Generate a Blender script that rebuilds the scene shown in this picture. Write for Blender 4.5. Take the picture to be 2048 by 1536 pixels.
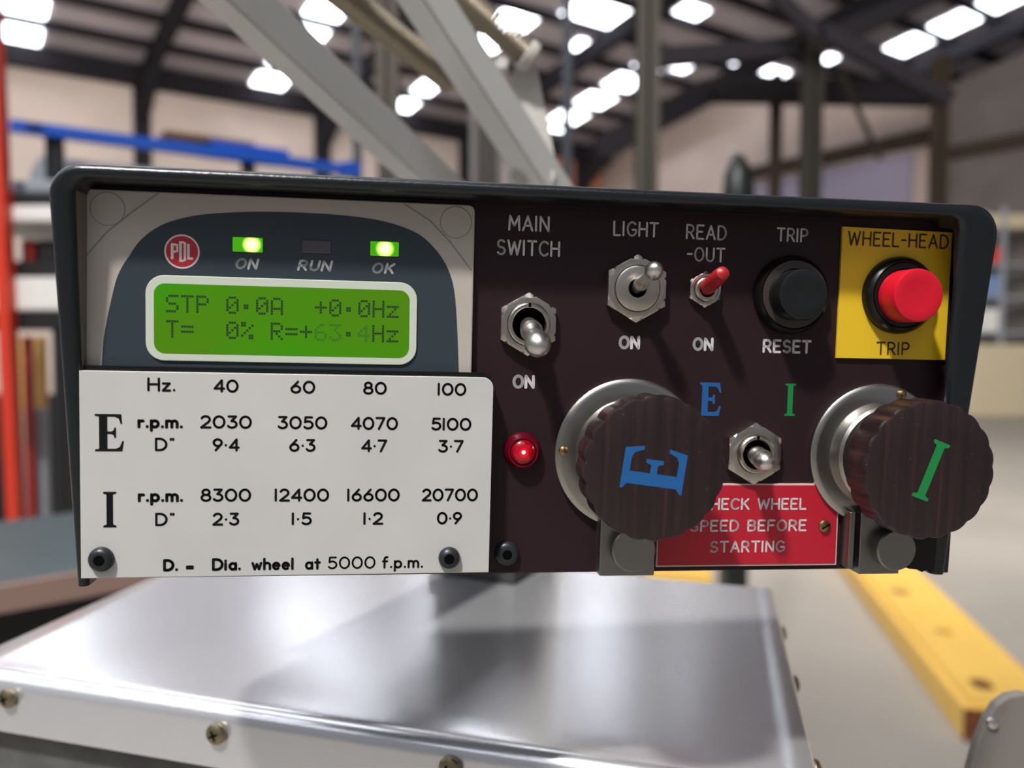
import bpy, bmesh, math, random
from math import sin, cos, pi, radians, sqrt, atan2
from mathutils import Vector, Matrix

random.seed(7)
scene = bpy.context.scene
for o in list(bpy.data.objects):
    bpy.data.objects.remove(o)

# ------------------------------------------------------------------ camera, world, lights, exposure
CAM_Z = 1.3
FPX = 1650.0                                   # focal length in pixels of a 2048 wide frame
PITCH = math.atan(78 / FPX)                    # the camera looks slightly down
cam_d = bpy.data.cameras.new('camera')
cam = bpy.data.objects.new('camera', cam_d)
scene.collection.objects.link(cam)
cam.location = (0, 0, CAM_Z)
cam.rotation_euler = (pi / 2 - PITCH, 0, 0)
cam_d.sensor_width = 36
cam_d.lens = FPX / 2048 * 36
cam_d.clip_start = 0.01
cam_d.dof.use_dof = True
cam_d.dof.focus_distance = 0.213
cam_d.dof.aperture_fstop = 9.0
scene.camera = cam

scene.view_settings.view_transform = 'Standard'
scene.view_settings.look = 'None'
scene.view_settings.gamma = 1
scene.view_settings.use_curve_mapping = False
scene.view_settings.exposure = 0.0

w = bpy.data.worlds.new('world')
scene.world = w
w.use_nodes = True
w.node_tree.nodes['Background'].inputs[0].default_value = (0.86, 0.9, 1.0, 1)
w.node_tree.nodes['Background'].inputs[1].default_value = 0.24

def area(name, loc, target, size, power, col=(1, 1, 1), size_y=None):
    l = bpy.data.lights.new(name, 'AREA')
    l.size = size
    if size_y:
        l.shape = 'RECTANGLE'; l.size_y = size_y
    l.energy = power; l.color = col
    o = bpy.data.objects.new(name, l)
    scene.collection.objects.link(o)
    o.location = loc
    o.rotation_euler = (Vector(target) - Vector(loc)).to_track_quat('-Z', 'Y').to_euler()
    return o

# camera frame -> world, and the pose of the box's front panel (fitted from the photograph)
CR = Vector((1, 0, 0)); CF = Vector((0, cos(PITCH), -sin(PITCH))); CU = Vector((0, sin(PITCH), cos(PITCH)))
CAM = Vector((0, 0, CAM_Z))
def panel_matrix():
    a, b, c = radians(3.8), radians(-7.05), radians(.905)
    Rx = Matrix(((1, 0, 0), (0, cos(a), -sin(a)), (0, sin(a), cos(a))))
    Ry = Matrix(((cos(b), 0, sin(b)), (0, 1, 0), (-sin(b), 0, cos(b))))
    Rz = Matrix(((cos(c), -sin(c), 0), (sin(c), cos(c), 0), (0, 0, 1)))
    R = Ry @ Rx @ Rz
    def tow(v): return CR * v[0] - CU * v[1] + CF * v[2]
    X = tow(R.col[0]); Y = -tow(R.col[1]); Z = -tow(R.col[2])
    loc = CAM + CF * .215
    return Matrix(((X.x, Y.x, Z.x, loc.x), (X.y, Y.y, Z.y, loc.y), (X.z, Y.z, Z.z, loc.z), (0, 0, 0, 1)))
PM = panel_matrix()
key_dir = (PM.to_3x3() @ Vector((-.85, 2.15, 1))).normalized()
PC = PM @ Vector((.01, 0, 0))
area('roof_lamp_key', PC + key_dir * 4.0, PC, .28, 235, (1, .975, .94))
area('soft_fill', (0.5, -3.0, 6.0), (0, 1, 1), 3.0, 18, (.93, .96, 1), 2.0)  # added soft fill from behind the camera, no fitting of the hall
area('hall_fill_far', (2.5, 4, 6.0), (5, 16, 2), 3.0, 950, (1, .95, .91), 3.0)  # unseen light added to brighten the back wall and floor
area('hall_fill_left', (-2.5, 7, 6.2), (-6, 12, 2), 3.0, 760, (1, .95, .91), 3.0)  # likewise added out of view, lifts the left wall

# ------------------------------------------------------------------ materials
def lin(c):
    out = []
    for v in c:
        v /= 255.
        out.append(v / 12.92 if v <= .04045 else ((v + .055) / 1.055) ** 2.4)
    return (*out, 1)
def mat(name, rgb, rough=.5, metal=0., var=0., scale=20., bump=0., bscale=200., stretch=None, rgb2=None, emit=None, estr=0., coat=0., detail=4., spec=None, rvar=0.):
    m = bpy.data.materials.new(name); m.use_nodes = True
    nt = m.node_tree; b = nt.nodes['Principled BSDF']
    b.inputs['Base Color'].default_value = lin(rgb)
    b.inputs['Roughness'].default_value = rough
    b.inputs['Metallic'].default_value = metal
    if spec is not None: b.inputs['Specular IOR Level'].default_value = spec
    if coat: b.inputs['Coat Weight'].default_value = coat; b.inputs['Coat Roughness'].default_value = .12
    tc = nt.nodes.new('ShaderNodeTexCoord')
    src = tc.outputs['Object']
    if stretch:
        mp = nt.nodes.new('ShaderNodeMapping'); mp.inputs['Scale'].default_value = stretch
        nt.links.new(src, mp.inputs[0]); src = mp.outputs[0]
    if var or rgb2:
        n = nt.nodes.new('ShaderNodeTexNoise'); n.inputs['Scale'].default_value = scale; n.inputs['Detail'].default_value = detail
        nt.links.new(src, n.inputs['Vector'])
        r = nt.nodes.new('ShaderNodeValToRGB')
        r.color_ramp.elements[0].position = .3; r.color_ramp.elements[1].position = .7
        c = lin(rgb)
        if rgb2:
            r.color_ramp.elements[0].color = c; r.color_ramp.elements[1].color = lin(rgb2)
        else:
            r.color_ramp.elements[0].color = (*[v * (1 - var) for v in c[:3]], 1)
            r.color_ramp.elements[1].color = (*[min(1, v * (1 + var)) for v in c[:3]], 1)
        nt.links.new(n.outputs[0], r.inputs[0]); nt.links.new(r.outputs[0], b.inputs['Base Color'])
        if rvar:
            mr = nt.nodes.new('ShaderNodeMapRange')
            mr.inputs[3].default_value = max(.02, rough - rvar); mr.inputs[4].default_value = rough + rvar
            nt.links.new(n.outputs[0], mr.inputs[0]); nt.links.new(mr.outputs[0], b.inputs['Roughness'])
    if bump:
        n2 = nt.nodes.new('ShaderNodeTexNoise'); n2.inputs['Scale'].default_value = bscale; n2.inputs['Detail'].default_value = 3
        nt.links.new(src, n2.inputs['Vector'])
        bp = nt.nodes.new('ShaderNodeBump'); bp.inputs['Strength'].default_value = bump; bp.inputs['Distance'].default_value = .001
        nt.links.new(n2.outputs[0], bp.inputs['Height']); nt.links.new(bp.outputs[0], b.inputs['Normal'])
    if emit:
        b.inputs['Emission Color'].default_value = lin(emit); b.inputs['Emission Strength'].default_value = estr
    return m

def glow(name, rim, core, r0, r1, s0, s1, base=(20, 60, 5), rings=False):
    """a lamp that shines brightest at its middle (object space radius, metres)"""
    m = mat(name, base, .15)
    nt = m.node_tree; b = nt.nodes['Principled BSDF']
    tc = nt.nodes.new('ShaderNodeTexCoord'); ln = nt.nodes.new('ShaderNodeVectorMath'); ln.operation = 'LENGTH'
    nt.links.new(tc.outputs['Object'], ln.inputs[0])
    mr = nt.nodes.new('ShaderNodeMapRange'); mr.interpolation_type = 'SMOOTHSTEP'
    mr.inputs[1].default_value = r0; mr.inputs[2].default_value = r1
    nt.links.new(ln.outputs['Value'], mr.inputs[0])
    cr = nt.nodes.new('ShaderNodeValToRGB')
    cr.color_ramp.elements[0].color = lin(core); cr.color_ramp.elements[1].color = lin(rim)
    nt.links.new(mr.outputs[0], cr.inputs[0]); nt.links.new(cr.outputs[0], b.inputs['Emission Color'])
    ms = nt.nodes.new('ShaderNodeMapRange'); ms.inputs[3].default_value = s0; ms.inputs[4].default_value = s1
    nt.links.new(mr.outputs[0], ms.inputs[0])
    if rings:
        wv = nt.nodes.new('ShaderNodeMath'); wv.operation = 'SINE'
        mu = nt.nodes.new('ShaderNodeMath'); mu.operation = 'MULTIPLY'; mu.inputs[1].default_value = 2 * pi / .0009
        nt.links.new(ln.outputs['Value'], mu.inputs[0]); nt.links.new(mu.outputs[0], wv.inputs[0])
        ma = nt.nodes.new('ShaderNodeMath'); ma.operation = 'MULTIPLY_ADD'; ma.inputs[1].default_value = .3; ma.inputs[2].default_value = .75
        nt.links.new(wv.outputs[0], ma.inputs[0])
        mm = nt.nodes.new('ShaderNodeMath'); mm.operation = 'MULTIPLY'
        nt.links.new(ma.outputs[0], mm.inputs[0]); nt.links.new(ms.outputs[0], mm.inputs[1])
        nt.links.new(mm.outputs[0], b.inputs['Emission Strength'])
    else:
        nt.links.new(ms.outputs[0], b.inputs['Emission Strength'])
    return m

M = {}
M['case'] = mat('case_paint', (20, 24, 28), .3, var=.08, scale=300, bump=.1, bscale=900)
M['maroon'] = mat('maroon_panel', (41, 25, 29), .45, var=.05, scale=60, spec=.25)
M['white_ink'] = mat('white_engraving', (205, 203, 203), .6)
M['black_ink'] = mat('black_engraving', (15, 15, 16), .7, spec=.15)
M['dark_ink'] = mat('dark_engraving', (62, 46, 18), .6)
M['blue_ink'] = mat('blue_engraving', (24, 88, 148), .45)
M['green_ink'] = mat('green_engraving', (20, 125, 62), .4)
M['plate'] = mat('white_plate', (192, 191, 188), .42, var=.04, scale=40, rvar=.08)
M['bezel'] = mat('warm_grey_plastic', (178, 170, 161), .5, var=.02, scale=80)
M['bezel_line'] = mat('seam_shadow_grey', (138, 130, 122), .6)
M['mask'] = mat('slate_window', (52, 61, 68), .3, spec=.35)
M['frame_pale'] = mat('pale_window_frame', (196, 203, 188), .4)
M['lcd'] = mat('green_backlight', (20, 60, 0), .3, emit=(72, 168, 0), estr=.6, spec=.3)
def uneven_backlight(m):
    nt = m.node_tree; tc = nt.nodes.new('ShaderNodeTexCoord'); n = nt.nodes.new('ShaderNodeTexNoise'); n.inputs['Scale'].default_value = 28; n.inputs['Detail'].default_value = 0
    r = nt.nodes.new('ShaderNodeValToRGB'); r.color_ramp.elements[0].position = .35; r.color_ramp.elements[1].position = .68
    r.color_ramp.elements[0].color = lin((60, 172, 0)); r.color_ramp.elements[1].color = lin((92, 150, 10))
    nt.links.new(tc.outputs['Object'], n.inputs['Vector']); nt.links.new(n.outputs[0], r.inputs[0])
    nt.links.new(r.outputs[0], nt.nodes['Principled BSDF'].inputs['Emission Color'])
uneven_backlight(M['lcd'])
M['lcd_dot'] = mat('lcd_segment', (12, 44, 10), .5, emit=(22, 80, 8), estr=.1)
M['lcd_dim'] = mat('lcd_segment_faint', (30, 85, 15), .5, emit=(38, 112, 4), estr=.4)
M['logo_red'] = mat('logo_red', (172, 34, 44), .45)
M['logo_pale'] = mat('logo_pale', (215, 200, 198), .5)
M['led_label'] = mat('led_legend', (168, 170, 168), .5)
M['led_off'] = mat('led_dark', (78, 74, 78), .3)
M['led_on'] = glow('led_green', (90, 215, 0), (225, 255, 120), .0008, .0026, 4.0, .55)
M['lamp_red'] = glow('indicator_red', (84, 0, 10), (250, 12, 30), .0004, .0034, .8, .25, base=(130, 0, 20), rings=True)
M['lamp_core'] = mat('indicator_filament', (255, 200, 180), .3, emit=(255, 205, 190), estr=2.)
M['lamp_bezel'] = mat('indicator_red_glass', (84, 4, 22), .2)
M['nickel'] = mat('nickel', (196, 188, 178), .28, 1., var=.08, scale=300)
M['chrome'] = mat('satin_chrome', (214, 210, 206), .33, 1.)
M['alu'] = mat('turned_aluminium', (172, 168, 162), .3, 1., var=.06, scale=90)
M['clamp'] = mat('ground_steel', (140, 138, 134), .36, 1., var=.06, scale=90)
M['brass'] = mat('old_brass', (158, 130, 88), .35, 1.)
M['hole'] = mat('dark_hole', (8, 7, 7), .8, spec=.05)
M['black'] = mat('black_plastic', (15, 15, 16), .3, spec=.35)
M['black_face'] = mat('worn_black_plastic', (20, 21, 22), .32, var=.2, scale=250)
M['bezel_brown'] = mat('brownish_black_plastic', (56, 48, 44), .45)
M['red_button'] = mat('red_plastic', (200, 12, 38), .4)
M['red_sleeve'] = mat('red_vinyl_sleeve', (168, 32, 36), .4)
M['yellow_label'] = mat('yellow_laminate', (226, 186, 34), .5)
M['red_label'] = mat('red_laminate', (178, 22, 44), .42)
M['label_edge'] = mat('laminate_core', (215, 190, 185), .5)
M['bolt'] = mat('black_oxide', (50, 53, 57), .36, .5)
def wood():
    m = mat('dark_rosewood', (52, 32, 32), .36)
    nt = m.node_tree; b = nt.nodes['Principled BSDF']
    tc = nt.nodes.new('ShaderNodeTexCoord')
    mp = nt.nodes.new('ShaderNodeMapping'); mp.inputs['Scale'].default_value = (520, 14, 90)
    mp.inputs['Rotation'].default_value = (0, 0, radians(-4))
    nt.links.new(tc.outputs['Object'], mp.inputs[0])
    n = nt.nodes.new('ShaderNodeTexNoise'); n.inputs['Scale'].default_value = 1.0; n.inputs['Detail'].default_value = 5
    nt.links.new(mp.outputs[0], n.inputs['Vector'])
    r = nt.nodes.new('ShaderNodeValToRGB')
    e = r.color_ramp.elements
    e[0].position = .38; e[0].color = lin((30, 19, 21)); e[1].position = .62; e[1].color = lin((42, 26, 28))
    e3 = e.new(.78); e3.color = lin((66, 34, 31))
    nt.links.new(n.outputs[0], r.inputs[0])
    # pale specks in the pores
    n3 = nt.nodes.new('ShaderNodeTexNoise'); n3.inputs['Scale'].default_value = 1500; n3.inputs['Detail'].default_value = 1
    nt.links.new(tc.outputs['Object'], n3.inputs['Vector'])
    r3 = nt.nodes.new('ShaderNodeValToRGB'); r3.color_ramp.elements[0].position = .76; r3.color_ramp.elements[1].position = .82
    nt.links.new(n3.outputs[0], r3.inputs[0])
    mx = nt.nodes.new('ShaderNodeMix'); mx.data_type = 'RGBA'
    nt.links.new(r3.outputs[0], mx.inputs[0]); nt.links.new(r.outputs[0], mx.inputs[6]); mx.inputs[7].default_value = lin((120, 105, 95))
    nt.links.new(mx.outputs[2], b.inputs['Base Color'])
    return m
M['wood'] = wood()

# ------------------------------------------------------------------ object helpers
def put(name, bm, m, parent=None, scale=1., smooth=False, origin=None, auto=None):
    """link a bmesh as ONE object; scale .001 when it was drawn in millimetres"""
    if scale != 1.:
        bmesh.ops.scale(bm, vec=(scale,) * 3, verts=bm.verts)
    if origin is not None:
        bmesh.ops.translate(bm, vec=[-c for c in origin], verts=bm.verts)
    bmesh.ops.recalc_face_normals(bm, faces=bm.faces)
    me = bpy.data.meshes.new(name)
    bm.to_mesh(me); bm.free()
    o = bpy.data.objects.new(name, me)
    scene.collection.objects.link(o)
    ms = m if isinstance(m, (list, tuple)) else [m]
    for q in ms: me.materials.append(q)
    if smooth:
        for p in me.polygons: p.use_smooth = True
        if auto is not False:
            me.set_sharp_from_angle(angle=radians(auto or 35))
    if parent: o.parent = parent
    if origin is not None: o.location = origin
    return o
def tag(o, label=None, cat=None, group=None, kind=None):
    if label: o['label'] = label
    if cat: o['category'] = cat
    if group: o['group'] = group
    if kind: o['kind'] = kind
    return o
def empty(name, loc=(0, 0, 0), matrix=None):
    o = bpy.data.objects.new(name, None)
    scene.collection.objects.link(o)
    if matrix is not None: o.matrix_world = matrix
    else: o.location = loc
    return o
def B(): return bmesh.new()

def add_box(bm, x0, x1, y0, y1, z0, z1, bev=0., seg=2, mi=0):
    r = bmesh.ops.create_cube(bm, size=1)
    vs = r['verts']
    for v in vs:
        v.co = Vector((x0 + (v.co.x + .5) * (x1 - x0), y0 + (v.co.y + .5) * (y1 - y0), z0 + (v.co.z + .5) * (z1 - z0)))
    fs = list({f for v in vs for f in v.link_faces})
    for f in fs: f.material_index = mi
    if bev:
        es = list({e for v in vs for e in v.link_edges})
        bmesh.ops.bevel(bm, geom=es, offset=bev, segments=seg, affect='EDGES', profile=.5)
def add_beam(bm, a, b, wd, ht, up=(0, 0, 1), ext=0.):
    """a box bar from a to b, wd across and ht along up"""
    a = Vector(a); b = Vector(b); d = (b - a).normalized()
    s = d.cross(Vector(up)).normalized(); u = s.cross(d).normalized()
    a = a - d * ext; b = b + d * ext
    vs = [bm.verts.new(p + s * i * wd / 2 + u * j * ht / 2) for p in (a, b) for i, j in ((-1, -1), (1, -1), (1, 1), (-1, 1))]
    for q in ((0, 1, 2, 3), (7, 6, 5, 4), (0, 4, 5, 1), (1, 5, 6, 2), (2, 6, 7, 3), (3, 7, 4, 0)):
        bm.faces.new([vs[i] for i in q])
def add_prism(bm, pts, z0, z1, bev=0.):
    lo = [bm.verts.new((x, y, z0)) for x, y in pts]
    f = bm.faces.new(lo)
    r = bmesh.ops.extrude_face_region(bm, geom=[f])
    hi = [v for v in r['geom'] if isinstance(v, bmesh.types.BMVert)]
    for v in hi: v.co.z = z1
    if bev:
        es = [e for e in bm.edges if e.verts[0] in hi and e.verts[1] in hi]
        bmesh.ops.bevel(bm, geom=es, offset=bev, segments=2, affect='EDGES', profile=.5)
def add_lathe(bm, prof, cx=0., cy=0., n=48, rfun=None):
    """profile (r, z) turned about the z axis; rfun(r, z, a) may scallop it"""
    rings = []
    for r, z in prof:
        if r < 1e-6:
            rings.append([bm.verts.new((cx, cy, z))])
        else:
            ring = []
            for i in range(n):
                a = 2 * pi * i / n
                q = rfun(r, z, a) if rfun else r
                ring.append(bm.verts.new((cx + q * cos(a), cy + q * sin(a), z)))
            rings.append(ring)
    for p, q in zip(rings, rings[1:]):
        for i in range(n):
            j = (i + 1) % n
            if len(p) == 1 and len(q) == 1: continue
            if len(p) == 1: bm.faces.new((p[0], q[j], q[i]))
            elif len(q) == 1: bm.faces.new((p[i], p[j], q[0]))
            else: bm.faces.new((p[i], p[j], q[j], q[i]))
    if len(rings[0]) > 1: bm.faces.new(rings[0][::-1])
    if len(rings[-1]) > 1: bm.faces.new(rings[-1])
def add_rod(bm, a, b, prof, n=24):
    """profile (t 0..1 along a-b, radius) turned about the axis a-b"""
    a = Vector(a); b = Vector(b); d = b - a; L = d.length
    tmp = bmesh.new(); add_lathe(tmp, [(r, t * L) for t, r in prof], n=n)
    q = d.to_track_quat('Z', 'Y').to_matrix().to_4x4(); q.translation = a
    bmesh.ops.transform(tmp, matrix=q, verts=tmp.verts)
    me = bpy.data.meshes.new('tmp'); tmp.to_mesh(me); tmp.free()
    bm.from_mesh(me); bpy.data.meshes.remove(me)
def add_hexring(bm, cx, cy, af, r_in, z0, z1, rot=0., ch=.5, n=48):
    """hexagon nut with a round bore and chamfered corners"""
    R = af / 2
    def hexr(a):
        a = (a - rot) % (pi / 3) - pi / 6
        return R / cos(a)
    A = [2 * pi * i / n for i in range(n)]
    def ring(fr, z): return [bm.verts.new((cx + fr(a) * cos(a), cy + fr(a) * sin(a), z)) for a in A]
    rs = [ring(hexr, z0), ring(hexr, z1 - ch), ring(lambda a: min(hexr(a), R * 1.0) * 1.0 if hexr(a) > R * 1.05 else hexr(a), z1 - ch * .3 if ch else z1),
          ring(lambda a: R * .96, z1), ring(lambda a: r_in + .3, z1), ring(lambda a: r_in, z1 - .3), ring(lambda a: r_in, z0)]
    for p, q in zip(rs, rs[1:]):
        for i in range(n):
            j = (i + 1) % n
            bm.faces.new((p[i], p[j], q[j], q[i]))
def disc_pts(cx, cy, r, n=40, ry=None): return [(cx + r * cos(2 * pi * i / n), cy + (ry or r) * sin(2 * pi * i / n)) for i in range(n)]
def rrect(x0, x1, y0, y1, r, n=7):
    out = []
    for cx, cy, a0 in ((x1 - r, y1 - r, 0), (x0 + r, y1 - r, pi / 2), (x0 + r, y0 + r, pi), (x1 - r, y0 + r, 1.5 * pi)):
        for i in range(n + 1):
            a = a0 + pi / 2 * i / n
            out.append((cx + r * cos(a), cy + r * sin(a)))
    return out

# ------------------------------------------------------------------ lettering: a single-stroke engraver's alphabet
def arc(cx, cy, rx, ry, a0, a1, n=14):
    return [(cx + rx * cos(radians(a0 + (a1 - a0) * i / n)), cy + ry * sin(radians(a0 + (a1 - a0) * i / n))) for i in range(n + 1)]
OV = arc(.36, .5, .36, .5, 0, 360, 28)
G = {
 'A': (.74, [[(0, 0), (.37, 1), (.74, 0)], [(.13, .34), (.61, .34)]]),
 'B': (.62, [[(0, 0), (0, 1), (.34, 1)] + arc(.34, .76, .24, .24, 90, -90, 10) + [(0, .52)], [(.34, .52)] + arc(.34, .26, .28, .26, 90, -90, 10) + [(0, 0)]]),
 'C': (.68, [arc(.4, .5, .4, .5, 48, 312, 20)]),
 'D': (.68, [[(0, 0), (0, 1), (.24, 1)] + arc(.24, .5, .44, .5, 90, -90, 18) + [(0, 0)]]),
 'E': (.56, [[(.56, 0), (0, 0), (0, 1), (.56, 1)], [(0, .52), (.46, .52)]]),
 'F': (.56, [[(0, 0), (0, 1), (.56, 1)], [(0, .52), (.46, .52)]]),
 'G': (.74, [arc(.4, .5, .4, .5, 48, 330, 20) + [(.74, .44), (.44, .44)]]),
 'H': (.66, [[(0, 0), (0, 1)], [(.66, 0), (.66, 1)], [(0, .52), (.66, .52)]]),
 'I': (.0, [[(0, 0), (0, 1)]]),
 'K': (.64, [[(0, 0), (0, 1)], [(.6, 1), (0, .4)], [(.2, .6), (.64, 0)]]),
 'L': (.52, [[(0, 1), (0, 0), (.52, 0)]]),
 'M': (.82, [[(0, 0), (.06, 1), (.41, .3), (.76, 1), (.82, 0)]]),
 'N': (.66, [[(0, 0), (0, 1), (.66, 0), (.66, 1)]]),
 'O': (.76, [arc(.38, .5, .38, .5, 0, 360, 30)]),
 'P': (.58, [[(0, 0), (0, 1), (.3, 1)] + arc(.3, .73, .28, .27, 90, -90, 12) + [(0, .46)]]),
 'R': (.62, [[(0, 0), (0, 1), (.3, 1)] + arc(.3, .73, .28, .27, 90, -90, 12) + [(0, .46)], [(.3, .46), (.62, 0)]]),
 'S': (.6, [arc(.31, .745, .27, .255, 38, 262, 14) + arc(.3, .25, .3, .25, 82, -148, 14)]),
 'T': (.68, [[(0, 1), (.68, 1)], [(.34, 1), (.34, 0)]]),
 'U': (.64, [[(0, 1), (0, .32)] + arc(.32, .32, .32, .32, 180, 360, 14) + [(.64, 1)]]),
 'W': (1.0, [[(0, 1), (.24, 0), (.5, .9), (.76, 0), (1., 1)]]),
 '0': (.72, [OV]),
 '1': (.0, [[(0, 0), (0, 1)]]),
 '2': (.6, [arc(.3, .72, .28, .28, 160, -20, 12) + [(.5, .5), (0, 0), (.62, 0)]]),
 '3': (.58, [[(.04, 1), (.54, 1), (.24, .6)] + arc(.27, .3, .31, .3, 80, -150, 14)]),
 '4': (.64, [[(.5, 0), (.5, 1), (0, .26), (.66, .26)]]),
 '5': (.6, [[(.55, 1), (.1, 1), (.06, .56)] + arc(.28, .32, .32, .32, 120, -145, 16)]),
 '6': (.62, [[(.46, 1), (.1, .5)] + arc(.31, .3, .3, .3, 150, 510, 24)]),
 '7': (.58, [[(0, 1), (.58, 1), (.18, 0)]]),
 '8': (.6, [arc(.3, .76, .24, .24, 0, 360, 22), arc(.3, .27, .3, .27, 0, 360, 24)]),
 '9': (.62, [[(.16, 0), (.52, .5)] + arc(.31, .7, .3, .3, -30, 330, 24)]),
 '.': (.06, [[(.03, .03), (.03, .05)]]),
 ',': (.06, [[(.03, .03), (.03, .05)]]),
 'o': (.1, [[(.05, .46), (.05, .48)]]),          # the raised decimal point
 '-': (.36, [[(0, .5), (.36, .5)]]),
 '=': (.3, [[(0, .3), (.3, .3)], [(0, .46), (.3, .46)]]),
 '"': (.22, [[(.04, 1.0), (.04, .92)], [(.2, 1.0), (.2, .92)]]),
 ' ': (.3, []),
 'a': (.46, [arc(.23, .3, .23, .3, 0, 360, 18), [(.46, .6), (.46, 0)]]),
 'e': (.5, [[(0, .32), (.48, .32)] + arc(.24, .3, .24, .3, 5, 310, 16)]),
 'f': (.34, [arc(.3, .8, .18, .2, 80, 180, 6) + [(.12, 0)], [(0, .6), (.32, .6)]]),
 'h': (.44, [[(0, 0), (0, 1)], [(0, .36)] + arc(.22, .38, .22, .22, 180, 0, 10) + [(.44, 0)]]),
 'i': (.0, [[(0, 0), (0, .6)], [(0, .84), (0, .86)]]),
 'l': (.0, [[(0, 0), (0, 1)]]),
 'm': (.74, [[(0, 0), (0, .6)], [(0, .36)] + arc(.185, .4, .185, .2, 180, 0, 8) + [(.37, 0)], [(.37, .36)] + arc(.555, .4, .185, .2, 180, 0, 8) + [(.74, 0)]]),
 'p': (.48, [[(0, .6), (0, -.32)], arc(.24, .3, .24, .3, 0, 360, 18)]),
 'r': (.28, [[(0, 0), (0, .6)], [(0, .34)] + arc(.22, .36, .22, .22, 180, 70, 6)]),
 't': (.34, [[(.16, .9), (.16, 0)], [(0, .6), (.34, .6)]]),
 'w': (.66, [[(0, .6), (.16, 0), (.33, .5), (.5, 0), (.66, .6)]]),
 'z': (.42, [[(0, .6), (.42, .6), (0, 0), (.44, 0)]]),
}
def add_stroke(bm, pts, r, z, n=5):
    """round-ended strokes, one capsule per piece"""
    for (x0, y0), (x1, y1) in zip(pts, pts[1:]):
        a = atan2(y1 - y0, x1 - x0)
        vs = [bm.verts.new((x1 + r * cos(a - pi / 2 + pi * i / n), y1 + r * sin(a - pi / 2 + pi * i / n), z)) for i in range(n + 1)]
        vs += [bm.verts.new((x0 + r * cos(a + pi / 2 + pi * i / n), y0 + r * sin(a + pi / 2 + pi * i / n), z)) for i in range(n + 1)]
        bm.faces.new(vs)
def add_text(bm, s, xc, yb, cap, width, sw, z, slant=0., gap=.30, left=None):
    adv = []; x = 0.
    for ch in s:
        adv.append(x); x += G[ch][0] + gap + (0.06 if G[ch][0] == 0 else 0)
    nat = x - gap
    k = (width - sw) / (nat * cap) if width else 1.
    ch_ = cap - sw
    x0 = left + sw / 2 if left is not None else xc - nat * cap * k / 2
    for ch, a in zip(s, adv):
        for st in G[ch][1]:
            pts = [(x0 + (a + px) * cap * k + slant * py * cap, yb + sw / 2 + py * ch_) for px, py in st]
            add_stroke(bm, pts, sw / 2, z)
SE = [(0, 0), (.66, 0), (.70, .28), (.66, .28), (.60, .12), (.50, .07), (.30, .07), (.30, .465), (.40, .465), (.455, .43), (.47, .36), (.51, .36), (.51, .64), (.47, .64), (.455, .57), (.40, .535), (.30, .535), (.30, .93), (.48, .93), (.58, .88), (.62, .74), (.66, .74), (.64, 1), (0, 1), (0, .95), (.10, .93), (.10, .07), (0, .05)]
SB = [(0, 0), (.64, 0), (.70, .30), (.64, .30), (.58, .16), (.50, .12), (.28, .12), (.28, .445), (.41, .445), (.44, .36), (.50, .36), (.50, .64), (.44, .64), (.41, .555), (.28, .555), (.28, .88), (.50, .88), (.58, .84), (.64, .70), (.70, .70), (.64, 1), (0, 1), (0, .96), (.08, .90), (.08, .10), (0, .04)]
SI = [(0, 0), (.40, 0), (.40, .05), (.30, .08), (.30, .92), (.40, .95), (.40, 1), (0, 1), (0, .95), (.10, .92), (.10, .08), (0, .05)]
def serif(bm, poly, xc, yc, wd, ht, z, rot=0., z0=None):
    mx = max(p[0] for p in poly)
    pts = []
    for px, py in poly:
        x = (px / mx - .5) * wd; y = (py - .5) * ht
        pts.append((xc + x * cos(rot) - y * sin(rot), yc + x * sin(rot) + y * cos(rot)))
    bm.faces.new([bm.verts.new((x, y, z)) for x, y in pts])

# ================================================================== THE SETTING (a steel framed hall)
# the hall's own axes: along the left wall (HA) and towards it (HB)
HA = Vector((.818, .575, 0)); HB = Vector((-.575, .818, 0))
def H(a, b, z): return HA * a + HB * b + Vector((0, 0, z))
WALL_B, WALL_A = 20.1, 17.7
def roof_z(b): return 7.5 + .165 * (WALL_B - b)
def ray(px, py):
    x = (px - 1024) / FPX; y = (py - 768) / FPX
    return CR * x - CU * y + CF
def at(px, py, d):
    """the point seen at a pixel, d metres ahead"""
    r = ray(px, py); return CAM + r * (d / r.y)
def on_z(px, py, z):
    r = ray(px, py); return CAM + r * ((z - CAM_Z) / r.z)

S = {}
S['floor'] = mat('concrete_floor', (156, 150, 141), .55, var=.10, scale=.9, rvar=.1)
S['wall'] = mat('pinkish_render', (205, 188, 178), .8, var=.10, scale=.5)
S['block'] = mat('grey_blockwork', (112, 106, 102), .9, var=.12, scale=1.2)
S['roof'] = mat('grey_roof_sheet', (196, 186, 190), .7, var=.08, scale=.6)
S['steel'] = mat('dark_roof_steel', (38, 36, 40), .9, spec=.1)
S['steel_g'] = mat('grey_green_steel', (50, 48, 44), .9, spec=.1)
S['sky'] = mat('translucent_roof_sheet', (240, 245, 250), .6, emit=(240, 246, 255), estr=9.)
S['shutter'] = mat('lavender_shutter', (160, 154, 176), .5)
S['orange'] = mat('orange_board', (205, 140, 105), .7)
S['rail'] = mat('brown_rail', (70, 60, 52), .9, spec=.1)
def struct(name, bm, m, **k): return tag(put(name, bm, m, **k), kind='structure')
TN = [0]
def trim(bm, m):
    TN[0] += 1
    return struct('trim_%d' % TN[0], bm, m)

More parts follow.
